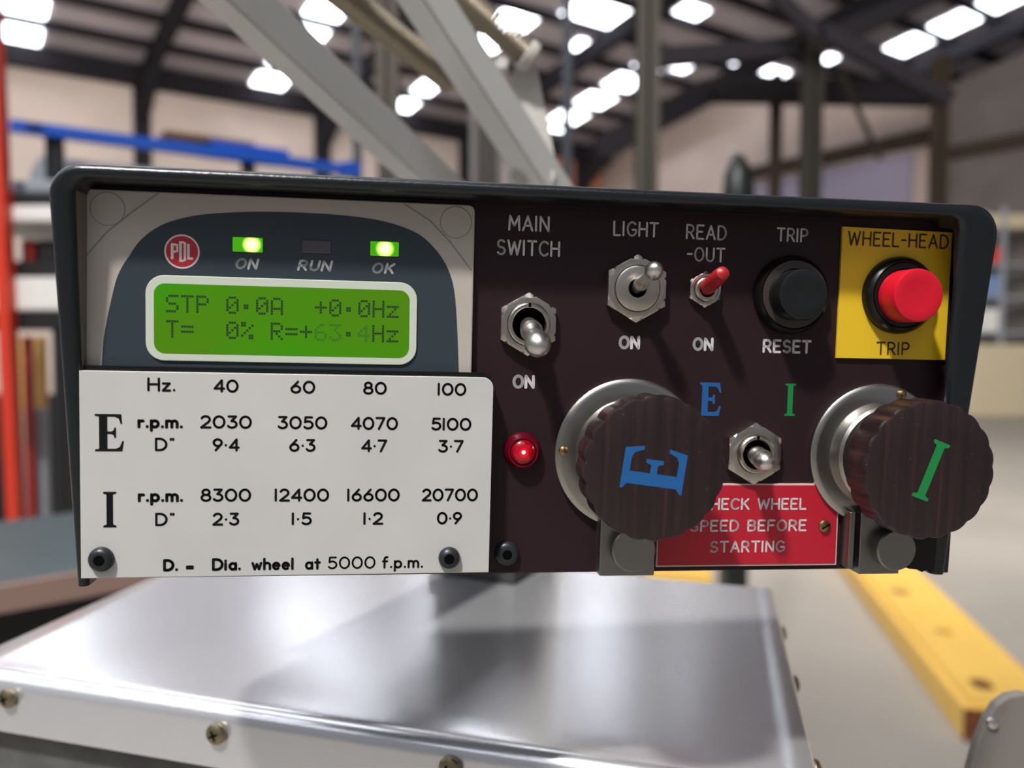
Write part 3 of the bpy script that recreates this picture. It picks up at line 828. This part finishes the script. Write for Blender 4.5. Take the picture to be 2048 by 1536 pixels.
# --- casing: an inverted U whose front rim overhangs the panel most at the top
def zf(y): return 1 + 10.2 * (y + 48) / 100
outer, inner = [], []
def edge(p, q): outer.append(p); inner.append(q)
edge((-107.9, -52), (-104.9, -52)); 
for k in range(1, 9):
    y = -52 + 92 * k / 9; edge((-107.9 - 1.9 * k / 9, y), (-104.9 + 1.1 * k / 9, y - .3 * k))
for k in range(9):
    a = pi - pi / 2 * k / 8
    edge((-102.3 + 7.6 * cos(a), 42.4 + 7.6 * sin(a)), (-100.6 + 3.2 * cos(a), 43.2 + 3.2 * sin(a)))
for k in range(1, 12):
    t = k / 12; edge((-102.3 + 222 * t, 50.0), (-100.6 + 213 * t, 46.4))
for k in range(9):
    a = pi / 2 - pi / 2 * k / 8
    edge((119.9 + 8.4 * cos(a), 41.6 + 8.4 * sin(a)), (112.6 + 4 * cos(a), 42.4 + 4 * sin(a)))
for k in range(1, 10):
    t = k / 9; y = 41.6 + (-52 - 41.6) * t; edge((128.3 - 3.1 * t, y), (116.6 + 4.2 * t, min(42, y + .8 * (1 - t))))
bm = B(); rows = []
BACK = -60
for (ox, oy), (ix, iy) in zip(outer, inner):
    z = zf(oy); bx = ix + (6.0 * (1 if ix > 60 else 0) if iy < 44 else 0); by = iy
    def lp(t): return (ox + (ix - ox) * t, oy + (iy - oy) * t)
    wdt_ = sqrt((ox - ix) ** 2 + (oy - iy) ** 2)
    rr = min(2.6, wdt_ * .45) / wdt_
    sec = [(ox, oy, BACK), (ox, oy, z - 3.0)]
    for k in range(1, 6):
        a = pi / 2 * k / 5; p = lp(rr * (1 - cos(a))); sec.append((*p, z - 3.0 + 3.0 * sin(a)))
    for k in range(0, 6):
        a = pi / 2 * k / 5; p = lp(1 - rr * .8 * (1 - sin(a))); sec.append((*p, z - 1.6 * (1 - cos(a))))
    bz_ = min(z - 1.7, -.2)
    sec += [(ix if ix < 60 or iy > 44 else ix + 1, by, min(z - 1.8, bz_ + 6)), (bx if abs(bx - ix) < 9 else ix, by, bz_ - .3), (bx, by, bz_ - 4), (ox + (bx - ox) * .6, oy + (by - oy) * .6, bz_ - 4), (ox + (bx - ox) * .55, oy + (by - oy) * .55, BACK)]
    rows.append([bm.verts.new(p) for p in sec])
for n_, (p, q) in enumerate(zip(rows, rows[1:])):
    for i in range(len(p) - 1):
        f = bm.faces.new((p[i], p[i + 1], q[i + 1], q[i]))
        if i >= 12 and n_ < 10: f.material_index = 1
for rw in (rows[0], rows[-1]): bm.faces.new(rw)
part('casing', bm, [M['case'], mat('inner_wall_reflection', (120, 110, 100), .5, .3)], auto=50)  # left inner wall coloured paler to stand for the bezel's reflection in it
bm = B(); add_box(bm, -107, 124, -50, 48, BACK + 1, BACK + 4); part('back_plate', bm, M['case'], smooth=False)
bm = B(); add_box(bm, -106, 122.5, -50.4, -48.6, BACK + 4, -4); part('bottom_plate', bm, M['case'], smooth=False)
# foot of the casing, lower right, and the post that carries the box
bm = B(); add_prism(bm, [(113, -38), (121, -38), (120.8, -50.6), (119.4, -51.4), (118.4, -50.4), (117, -51), (115.4, -50.2), (113, -50)], -2.6, 1.2); part('corner_bracket', bm, M['black'], smooth=False, label='ragged black bracket at the lower right corner')
p0, p1 = PM.inverted() @ Vector((-.046, .446, CZ)), PM.inverted() @ Vector((.0, .43, CZ))

# --- maroon front panel and its legends
bm = B(); add_box(bm, -106.5, 122.2, -50.2, 46.9, -3, 0, .3, 1); panel = part('front_panel', bm, M['maroon'], smooth=False)
ZI = .06
def legend(rows_, sw, m=M['white_ink'], parent=panel, z=ZI, label=None, name='lettering'):
    bm = B()
    for s, xc, yb, cap, wd in rows_: add_text(bm, s, xc, yb, cap, wd, sw, z)
    return part(name, bm, m, parent, smooth=False, label=label)
legend([('MAIN', 3.43, 39.5, 4.1, 10.8), ('SWITCH', 3.43, 33.2, 4.1, 16.6)], .55, label='MAIN SWITCH legend')
legend([('ON', 3.05, -1.2, 3.7, 5.9)], .78, label='ON legend under the main switch')
legend([('LIGHT', 31.8, 39.2, 4.0, 12.3)], .52, label='LIGHT legend')
legend([('ON', 31.0, 9.65, 3.65, 5.8)], .78, label='ON legend under the light switch')
legend([('READ', 50.95, 39.1, 4.0, 11.2), ('-OUT', 51.1, 33.3, 3.9, 10.6)], .5, label='READ-OUT legend')
legend([('ON', 51.2, 9.65, 3.65, 5.8)], .76, label='ON legend under the read-out switch')
legend([('TRIP', 74.9, 39.4, 3.8, 8.9)], .5, label='TRIP legend')
legend([('RESET', 74.85, 9.5, 3.75, 13.9)], .66, label='RESET legend')
bm = B(); serif(bm, SB, 53.8, -3.25, 6.1, 9.0, ZI); part('lettering', bm, M['blue_ink'], panel, smooth=False, label='blue serif E')
bm = B(); serif(bm, SI, 76.4, -3.1, 3.0, 8.8, ZI); part('lettering', bm, M['green_ink'], panel, smooth=False, label='green serif I')

# --- display unit
bm = B(); add_prism(bm, rrect(-104.5, -10.75, .6, 45.35, 1.6), .02, 2.0, .35); disp = part('display_unit', bm, M['bezel'], smooth=False)
maskp = [(-100.9, 1.0), (-100.3, 9.25), (-97.9, 21.4), (-96.3, 26.2), (-93.9, 30.2), (-91.9, 33.2), (-88.6, 36.2), (-84.6, 38.3), (-79, 39.9), (-71.9, 40.9), (-61.2, 41.6), (-48, 41.6), (-38, 41.0), (-31, 39.8), (-25.4, 37.8), (-21.8, 35.2), (-18.6, 31.4), (-16.4, 26.8), (-15.3, 21.3), (-14.5, 11.2), (-13.95, 1.0)]
def smooth_line(p, n=5):
    out = [p[0]]
    for i in range(1, len(p) - 2):
        a, b, c, d_ = [Vector(q) for q in p[i - 1:i + 3]]
        for k in range(n):
            t = k / n
            out.append(tuple(.5 * (2 * b + (c - a) * t + (2 * a - 5 * b + 4 * c - d_) * t * t + (3 * b - a - 3 * c + d_) * t ** 3)))
    return out + [p[-2], p[-1]]
bm = B(); add_prism(bm, smooth_line(maskp), 2.0, 2.06); part('window', bm, M['mask'], disp, smooth=False)
def ringpts(bm, o, i, z):
    a = [bm.verts.new((x, y, z)) for x, y in o]; b = [bm.verts.new((x, y, z)) for x, y in i]
    n = len(a)
    for k in range(n): bm.faces.new((a[k], a[(k + 1) % n], b[(k + 1) % n], b[k]))
bm = B(); add_prism(bm, rrect(-90.4, -24.9, 4.5, 25.3, 4.4), 2.05, 2.5, .15); part('screen_frame', bm, M['frame_pale'], disp, smooth=False)
bm = B(); add_prism(bm, rrect(-88.45, -26.8, 6.3, 23.3, 2.6), 2.5, 2.54); scr = part('screen', bm, M['lcd'], disp, smooth=False)
F57 = {
 'S': ('01111', '10000', '10000', '01110', '00001', '00001', '11110'), 'T': ('11111', '00100', '00100', '00100', '00100', '00100', '00100'),
 'P': ('11110', '10001', '10001', '11110', '10000', '10000', '10000'), '0': ('01110', '10001', '10011', '10101', '11001', '10001', '01110'),
 '.': ('00000', '00000', '00000', '01100', '01100', '00000', '00000'), 'A': ('01110', '10001', '10001', '10001', '11111', '10001', '10001'),
 '+': ('00000', '00100', '00100', '11111', '00100', '00100', '00000'), 'H': ('10001', '10001', '10001', '11111', '10001', '10001', '10001'),
 'z': ('00000', '00000', '11111', '00010', '00100', '01000', '11111'), '=': ('00000', '00000', '11111', '00000', '11111', '00000', '00000'),
 '%': ('11000', '11001', '00010', '00100', '01000', '10011', '00011'), 'R': ('11110', '10001', '10001', '11110', '10100', '10010', '10001'),
 '6': ('00110', '01000', '10000', '11110', '10001', '10001', '01110'), '3': ('11111', '00010', '00100', '00010', '00001', '10001', '01110'),
 '4': ('00010', '00110', '01010', '10010', '11111', '00010', '00010')}
bmn, bmd = B(), B()
for s, yt in (('STP 0.0A  +0.0Hz', 20.6), ('T=  0% R=+63.4Hz', 14.45)):
    for i, ch in enumerate(s):
        if ch == ' ': continue
        dim = ch in '634'
        for r_, row in enumerate(F57[ch]):
            for c_, v in enumerate(row):
                if v == '1':
                    x = -85.6 + i * 3.543 + c_ * .6; y = yt - r_ * .62
                    bm = bmd if dim else bmn
                    bm.faces.new([bm.verts.new(p) for p in ((x, y - .54, 2.6), (x + .53, y - .54, 2.6), (x + .53, y, 2.6), (x, y, 2.6))])
part('readout_text', bmn, M['lcd_dot'], disp, smooth=False)
part('readout_text', bmd, M['lcd_dim'], disp, smooth=False, label='faint digits')
# maker's badge: condensed PDL in a red disc
bm = B(); add_prism(bm, disc_pts(-81.95, 31.15, 4.15, 40), 2.06, 2.10); bdg = part('badge_rim', bm, M['logo_pale'], disp, smooth=False)
bm = B(); add_prism(bm, disc_pts(-81.95, 31.15, 3.75, 40), 2.10, 2.13); part('badge', bm, M['logo_red'], disp, smooth=False)
bm = B()
zb = 2.16
def box2(x0, x1, y0, y1): bm.faces.new([bm.verts.new((x, y, zb)) for x, y in ((x0, y0), (x1, y0), (x1, y1), (x0, y1))])
bx, by = -81.95, 31.15
box2(bx - 2.6, bx - 1.95, by - 1.9, by + 1.9); box2(bx - 1.95, bx - 1.35, by + 1.35, by + 1.9); box2(bx - 1.35, bx - .85, by - .15, by + 1.75); box2(bx - 1.95, bx - 1.35, by - .35, by + .2)
box2(bx - .65, bx - .05, by - 2.5, by + 2.5); box2(bx - .05, bx + .4, by + 1.95, by + 2.5); box2(bx - .05, bx + .4, by - 2.5, by - 1.95); box2(bx + .4, bx + .95, by - 2.3, by + 2.3)
box2(bx + 1.2, bx + 1.8, by - 1.9, by + 1.9); box2(bx + 1.8, bx + 2.6, by - 1.9, by - 1.35)
part('badge_lettering', bm, M['logo_pale'], disp, smooth=False)
for xc, yb, s, wd in ((-66.6, 27.3, 'ON', 5.4), (-50.2, 27.4, 'RUN', 8.2), (-33.4, 27.3, 'OK', 5.6)):
    bm = B(); add_text(bm, s, xc - .3, yb, 2.8, wd, .58, 2.1, slant=.2, gap=.34); part('lettering', bm, M['led_label'], disp, smooth=False, label=s + ' legend')
for x0, x1, y0, y1, m, off, l in ((-70.0, -62.85, 31.6, 35.1, 'led_on', 1.0, 'lit green lamp over ON'), (-53.4, -46.4, 31.9, 35.0, 'led_off', 0, 'unlit lamp over RUN'), (-36.75, -29.7, 31.75, 35.3, 'led_on', .1, 'lit green lamp over OK')):
    bm = B(); add_box(bm, x0, x1, y0, y1, 2.03, 2.5, .15, 1)
    part('status_lamp', bm, M[m], disp, smooth=False, label=l, origin=((x0 + x1) / 2 + off, (y0 + y1) / 2, 2.4))
for cx_, cy_ in ((-99.1, 40.75), (-15.5, 40.85)):
    bm = B(); add_prism(bm, disc_pts(cx_, cy_, 4.05, 40), 2.0, 2.05); part('plug_seam', bm, M['bezel_line'], disp, smooth=False)
    bm = B(); add_prism(bm, disc_pts(cx_, cy_, 3.85, 40), 2.05, 2.15, .05); part('screw_plug', bm, M['bezel'], disp, smooth=False, label='round screw plug')
for pts in ([(-104.0, 29.5), (-99.5, 35.0), (-94.0, 39.8), (-87.5, 44.9)], [(-28.5, 44.9), (-22.0, 41.0), (-17, 36.0), (-11.4, 29.0)]): 
    bm = B(); add_stroke(bm, pts, .19, 2.04); part('seam_line', bm, M['bezel_line'], disp, smooth=False)

# --- white speed chart plate
bm = B()
pl = [(-104.5, -48.35), (-5.6, -48.1)] + [(-5.45 - 2.6 + 2.6 * cos(a), 1.9 - 2.6 + 2.6 * sin(a)) for a in [pi / 2 * k / 6 for k in range(7)]] + [(-104.5, 1.95)]
add_prism(bm, pl, 4.2, 6.0, .15); chart = part('chart_plate', bm, M['plate'], smooth=False)
bm = B(); add_prism(bm, [(-102.5, -47), (-6.2, -47), (-5.3, -44), (-5.3, .2), (-6.2, 2.2), (-8.2, 3.0), (-104.2, 3.1), (-104.2, -10), (-102.5, -12)], .05, 4.2); part('backing_block', bm, M['black'], smooth=False)
ZP = 6.05; bm = B(); cols = (-70.7, -52.5, -35.0, -15.9); sw = .57
def t_(s, xc, yc, wd, cap=3.25, swd=sw): add_text(bm, s, xc, yc - cap / 2, cap, wd, swd, ZP, gap=.26)
t_('Hz.', -85.7, -1.1, 6.6, 3.4, .58)
for s, x, wd in zip(('40', '60', '80', '100'), cols, (5.9, 6.0, 5.8, 7.2)): t_(s, x, -1.2, wd)
for y, vals, wds in ((-10.0, ('2030', '3050', '4070', '5100'), (12.2, 12.0, 11.6, 10.1)), (-28.0, ('8300', '12400', '16600', '20700'), (12.0, 13.2, 13.0, 14.2))):
    t_('r.p.m.', -86.0, y - .1, 10.6, 3.3, .72)
    for s, x, wd in zip(vals, cols, wds): t_(s, x, y, wd, 3.3)
for y, vals in ((-15.6, ('9o4', '6o3', '4o7', '3o7')), (-33.95, ('2o3', '1o5', '1o2', '0o9'))):
    t_('D"', -85.0, y, 4.6, 3.3, .56)
    for s, x in zip(vals, cols): t_(s, x, y, 4.9 if s[0] == '1' else 6.4)
t_('D.', -83.7, -45.3, 3.6, 3.1, .7); t_('=', -79.2, -45.6, 1.9, 3.1, .6)
t_('Dia.', -70.5, -45.25, 7.0, 3.2, .68); t_('wheel', -59.4, -45.25, 10.4, 3.2, .64); t_('at', -49.7, -45.25, 3.9, 3.2, .62)
t_('5000', -40.2, -45.15, 11.8, 3.2, .46); t_('f.p.m.', -27.5, -45.15, 10.4, 3.2, .54)
part('lettering', bm, M['black_ink'], chart, smooth=False, label='black speed table lettering')
bm = B(); serif(bm, SE, -97.7, -12.85, 6.6, 9.0, ZP); part('lettering', bm, M['black_ink'], chart, smooth=False, label='black serif E')
bm = B(); serif(bm, SI, -97.75, -31.5, 3.0, 8.7, ZP); part('lettering', bm, M['black_ink'], chart, smooth=False, label='black serif I')
def button_screw(cx_, cy_, z, R=3.0, sock=1.3, parent=box, lab='black button head socket screw'):
    bm = B()
    prof = [(R, z), (R, z + .5), (R * .93, z + 1.1), (R * .75, z + 1.6), (sock + .25, z + 1.85), (sock, z + 1.8), (sock, z + .8), (0, z + .7)]
    add_lathe(bm, prof, cx_, cy_, 36); s = part('button_screw', bm, M['bolt'], parent, label=lab)
    bm = B(); add_prism(bm, [(cx_ + sock * 1.02 * cos(k * pi / 3 + .3), cy_ + sock * 1.02 * sin(k * pi / 3 + .3)) for k in range(6)], z + .75, z + 1.82); part('socket', bm, M['hole'], s, smooth=False)
button_screw(-99.7, -43.6, 6.0); button_screw(-15.8, -44.1, 6.0, 2.75); button_screw(-.35, -44.8, 0.0, 3.3)

# --- yellow and red labels
bm = B(); add_prism(bm, [(88.75, 8.55), (120.65, 8.6), (120.7, 43.65), (88.77, 44.05)], .02, .8, .1); yl = part('yellow_label', bm, M['yellow_label'], smooth=False)
legend([('WHEEL-HEAD', 105.0, 39.0, 4.0, 29.4)], .5, M['dark_ink'], yl, .86, 'WHEEL-HEAD legend')
legend([('TRIP', 105.0, 9.6, 3.7, 9.8)], .48, M['dark_ink'], yl, .86, 'TRIP legend on the yellow label')
bm = B(); add_prism(bm, [(40.2, -48.75), (91.65, -48.75), (91.4, -26.1), (40.2, -26.1)], .02, .7); rl = part('red_label', bm, M['label_edge'], smooth=False)
bm = B(); add_prism(bm, [(40.55, -48.35), (91.3, -48.35), (91.05, -26.5), (40.55, -26.5)], .7, .82); part('label_face', bm, M['red_label'], rl, smooth=False)
legend([('CHECK WHEEL', 67.0, -33.25, 3.3, 30.2), ('SPEED BEFORE', 65.8, -39.2, 3.3, 33.2), ('STARTING', 65.75, -45.0, 3.3, 21.4)], .5, M['white_ink'], rl, .88, 'white warning lettering')
bm = B(); add_lathe(bm, [(1.75, .82), (1.7, 1.2), (1.2, 1.6), (0, 1.75)], 87.6, -37.8, 24); s = part('label_screw', bm, M['brass'], rl)
bm = B(); add_stroke(bm, [(86.6, -38.4), (88.6, -37.2)], .2, 1.78); part('label_screw_slot', bm, M['hole'], rl, smooth=False)

# --- toggle switches
def toggle(name_label, cx_, cy_, af, rot, rb, tip, tiprad, neck, base_ball, mn='nickel', sleeve=False, disc=False, nz=2.2, lever_m='chrome', zb=3.4):
    root = empty('toggle_switch'); root.parent = box; root['label'] = name_label
    bm = B(); add_hexring(bm, cx_, cy_, af, rb, .02, nz, rot=rot, ch=.45); part('hex_nut', bm, M[mn], root, auto=25)
    bm = B()
    if disc:
        add_lathe(bm, [(rb - .02, .3), (rb - .02, nz + .3), (rb - .5, nz + .55), (base_ball + .7, nz + .55), (base_ball + .45, nz + .3), (base_ball + .45, .4)], cx_, cy_, 44)
    else:
        add_lathe(bm, [(rb + .05, .3), (rb + .05, nz + 1.0), (rb - .25, nz + 1.25), (rb - .9, nz + 1.25), (rb - 1.1, nz + 1.0), (rb - 1.1, .4)], cx_, cy_, 44)
    bmesh.ops.delete(bm, geom=[f for f in bm.faces if len(f.verts) > 8], context='FACES')
    part('bushing', bm, M[mn], root)
    bm = B(); add_prism(bm, disc_pts(cx_, cy_, rb - .02, 36), .03, .45); part('bore', bm, M['hole'], root, smooth=False)
    if not disc:
        bm = B(); add_box(bm, cx_ - .35, cx_ + .35, cy_ + rb - 1.0, cy_ + rb + .02, nz + .3, nz + 1.28); part('key_slot', bm, M['hole'], root, smooth=False)
    piv = Vector((cx_, cy_, 1.2)); tp = Vector(tip); L_ = (tp - piv).length
    bm = B()
    if sleeve:
        add_rod(bm, piv, tp, [(0, neck * .8), (.15, neck), (.8, tiprad), (.93, tiprad * .85), (.985, tiprad * .45), (1, 0)], 24)
    else:
        bb = base_ball
        prof = [(0, bb * .7), (.18, bb * .94), (.27, bb), (.35, bb * .93), (.42, bb * .72), (.46, neck * .98), (.52, neck * .94), (.62, neck * 1.12)]
        for k in range(9):
            a = pi / 2 * k / 8 * 1.0
            tb = 1 - tiprad / L_
            prof.append((tb - .06 + (tiprad / L_ + .06) * sin(a), tiprad * cos(a) if k < 8 else 0))
        add_rod(bm, piv, tp, prof, 28)
    part('lever', bm, M['red_sleeve'] if sleeve else M[lever_m], root, label='red sleeved lever' if sleeve else None)
toggle('main toggle switch, lever down', 3.7, 15.6, 14.2, pi / 6, 5.4, (5.0, 9.2, 15.5), 3.35, 2.1, 2.9)
toggle('light toggle switch, lever up', 32.0, 25.6, 15.4, pi / 6, 5.9, (33.4, 30.4, 15.5), 2.35, 1.55, 1.9, disc=True, nz=2.6)
toggle('small read-out toggle switch with a red sleeve, lever up', 50.85, 26.0, 8.4, pi / 6, 3.1, (51.3, 29.9, 13.0), 2.0, 2.1, 1.7, sleeve=True, nz=1.6)
toggle('E and I selector toggle switch, lever in the middle', 66.3, -17.7, 14.6, pi / 6, 5.0, (64.5, -18.4, 14.0), 2.75, 2.45, 2.6)

# --- push buttons
def push(label, cx_, cy_, fx, fy, z0, zt, R, cap, m_cap, m_ring, m_base, inner):
    root = empty('push_button'); root.parent = box; root['label'] = label
    bm = B(); add_lathe(bm, [(R, z0), (R, z0 + 1.2), (R - .7, z0 + 2.6), (inner + .4, z0 + 3.2), (inner + .1, z0 + 2.9), (inner, z0 + 1.6), (cap - .2, z0 + 1.5)], cx_, cy_, 56); part('base_ring', bm, M[m_base], root)
    bm = B(); add_lathe(bm, [(inner - .02, z0 + 1.5), (inner - .02, z0 + 3.0), (cap + .2, z0 + 3.2), (cap + .2, z0 + 1.5)], cx_, cy_, 48); part('inner_ring', bm, M[m_ring], root)
    bm = B(); add_lathe(bm, [(cap, z0 + 1), (cap, zt - .7), (cap - .25, zt - .2), (cap - .8, zt), (cap * .6, zt - .25), (0, zt - .35)], fx, fy, 56); part('cap', bm, M[m_cap], root)
push('black reset push button', 75.0, 25.3, 74.3, 25.0, .02, 9.5, 10.5, 6.7, 'black_face', 'bezel_brown', 'black', 9.0)
push('red wheel-head trip push button', 105.6, 26.0, 105.1, 25.6, .82, 11.2, 10.5, 7.0, 'red_button', 'black', 'black', 8.6)

# --- red indicator lamp
bm = B(); add_lathe(bm, [(4.95, .02), (4.95, 1.0), (4.6, 2.0), (3.9, 2.7), (3.5, 2.7), (3.3, 2.2), (3.3, .3)], 3.05, -17.5, 44); lr = part('indicator_lamp', bm, M['lamp_bezel'])
bm = B(); add_lathe(bm, [(3.4, .5), (3.4, 2.3), (2.9, 3.0), (1.8, 3.6), (0, 3.8)], 3.05, -17.5, 40); part('lens', bm, M['lamp_red'], lr, origin=(3.05, -17.5, 3.2))
bm = B(); add_lathe(bm, [(.55, 3.72), (.45, 3.85), (0, 3.92)], 3.0, -17.4, 18); part('hot_spot', bm, M['lamp_core'], lr)

# --- wooden knobs on turned flanges
def knob(label, cx_, cy_, RF, RK, z_neck, z_head, zt, letter, lx, ly, lw, lh, rot, m_l, pin, nsc, ph):
    root = empty('knob'); root.parent = box; root['label'] = label
    bm = B(); add_lathe(bm, [(RF, .02), (RF, 1.6), (RF - .7, 2.2), (RF - 1.6, 2.3), (RK * .80 + .4, 2.6), (RK * .80, 3.4), (RK * .80 - .2, 6.4), (RK * .80 - .9, 7.2), (RK * .70, 7.2)], cx_, cy_, 72); fl = part('flange', bm, M['alu'], root)
    bm = B(); add_lathe(bm, [(1.35, 2.2), (1.2, 2.8), (.7, 3.2), (0, 3.3)], pin[0], pin[1], 18); part('flange_pin', bm, M['brass'], root, label='brass pin')
    def rf(r_, z, a):
        if z < z_head - .05: return r_
        s = abs(sin(nsc / 2 * (a + ph)))
        k = 1. if r_ > RK * .93 else 0.
        return r_ - k * (.66 if z < zt - .5 else .48) * (1 - s ** .8)
    n = nsc * 12
    prof = [(RK * .74, 7.0), (RK * .74, z_neck), (RK * .80, z_neck + .6), (RK * .97, z_head), (RK, z_head + .6), (RK, zt - .8), (RK - .3, zt - .25), (RK - .9, zt), (RK * .5, zt), (0, zt)]
    bm = B(); gx, gy = cx_ + 1.1, cy_ - .75
    add_lathe(bm, prof, gx, gy, n, rf)
    part('wooden_grip', bm, M['wood'], root, auto=24, origin=(gx, gy, zt))
    bm = B(); serif(bm, letter, lx, ly, lw, lh, zt + .06, rot); part('lettering', bm, m_l, root, smooth=False, label='painted engraved letter')
knob('dark wooden knob with a blue E turned on its side', 31.5, -17.9, 19.9, 17.9, 11, 13.0, 21.5, SB, 32.3, -18.7, 10.7, 15.6, radians(82.5), M['blue_ink'], (13.7, -17.1), 20, .1)
knob('dark wooden knob with a slanted green I', 101.6, -17.7, 19.4, 17.6, 12, 14.0, 23.5, SI, 102.75, -18.4, 4.6, 15.2, radians(-20.5), M['green_ink'], (107.3, -1.0), 20, .25)
# clamp blocks below them
def clamp(label, x0, x1, y0, y1, dx, dy, R, zt, slot):
    root = empty('locking_clamp'); root.parent = box; root['label'] = label
    bm = B()
    if slot:
        add_box(bm, x0, x0 + 1.5, y0 + 1.2, y1, .02, 5.0, .15, 1); add_box(bm, x0 + 2.6, x1, y0, y1, .02, 6.0, .2, 1); add_box(bm, x0 + 1, x0 + 3, y0 + 1.3, y1, .02, 2.0)
    else:
        add_box(bm, x0, x1, y0, y1, .02, 6.0, .25, 1)
    part('clamp_block', bm, M['clamp'], root, smooth=False)
    bm = B(); add_lathe(bm, [(R, 5.5), (R, zt - .4), (R - .4, zt), (0, zt)], dx, dy, 44); part('clamp_disc', bm, M['clamp'], root)
clamp('locking clamp below the E knob', 23.4, 38.1, -49.5, -33, 31.6, -41.9, 5.75, 9.2, False)
clamp('slotted locking clamp below the I knob', 92.7, 107.0, -49.9, -33, 104.0, -42.5, 5.6, 9.4, True)
bm = B(); add_lathe(bm, [(2.0, .02), (2.0, .8), (1.2, 1.3), (0, 1.4)], 110.8, -43.8, 20); part('panel_screw', bm, M['bolt'])
# post the box stands on (a part of the box, down to the cover)
bm = B()
inv = PM.inverted()
c0, c1 = Vector((-.046, .4475, CZ + .001)), Vector((.001, .4245, CZ + .001))
dx_ = (c1 - c0).normalized(); dy_ = Vector((-dx_.y, dx_.x, 0))
slab(bm, [c0, c1, c1 + dy_ * .05, c0 + dy_ * .05], (0, 0, 1), .012)
cc = (c0 + c1) / 2 + dy_ * .025
zt_ = (PM @ Vector((0, -.049, -.055))).z
slab(bm, [cc - dx_ * .025 - dy_ * .02, cc + dx_ * .022 - dy_ * .02, cc + dx_ * .022 + dy_ * .02, cc - dx_ * .025 + dy_ * .02], (0, 0, 1), .07)
slab(bm, [cc - dx_ * .017 - dy_ * .185 + Vector((0, 0, .058)), cc + dx_ * .017 - dy_ * .185 + Vector((0, 0, .058)), cc + dx_ * .017 + dy_ * .017 + Vector((0, 0, .058)), cc - dx_ * .017 + dy_ * .017 + Vector((0, 0, .058))], (0, 0, 1), .012)
bmesh.ops.transform(bm, matrix=inv, verts=bm.verts)
put('mounting_post', bm, mat('dark_post_paint', (46, 44, 44), .6), box)
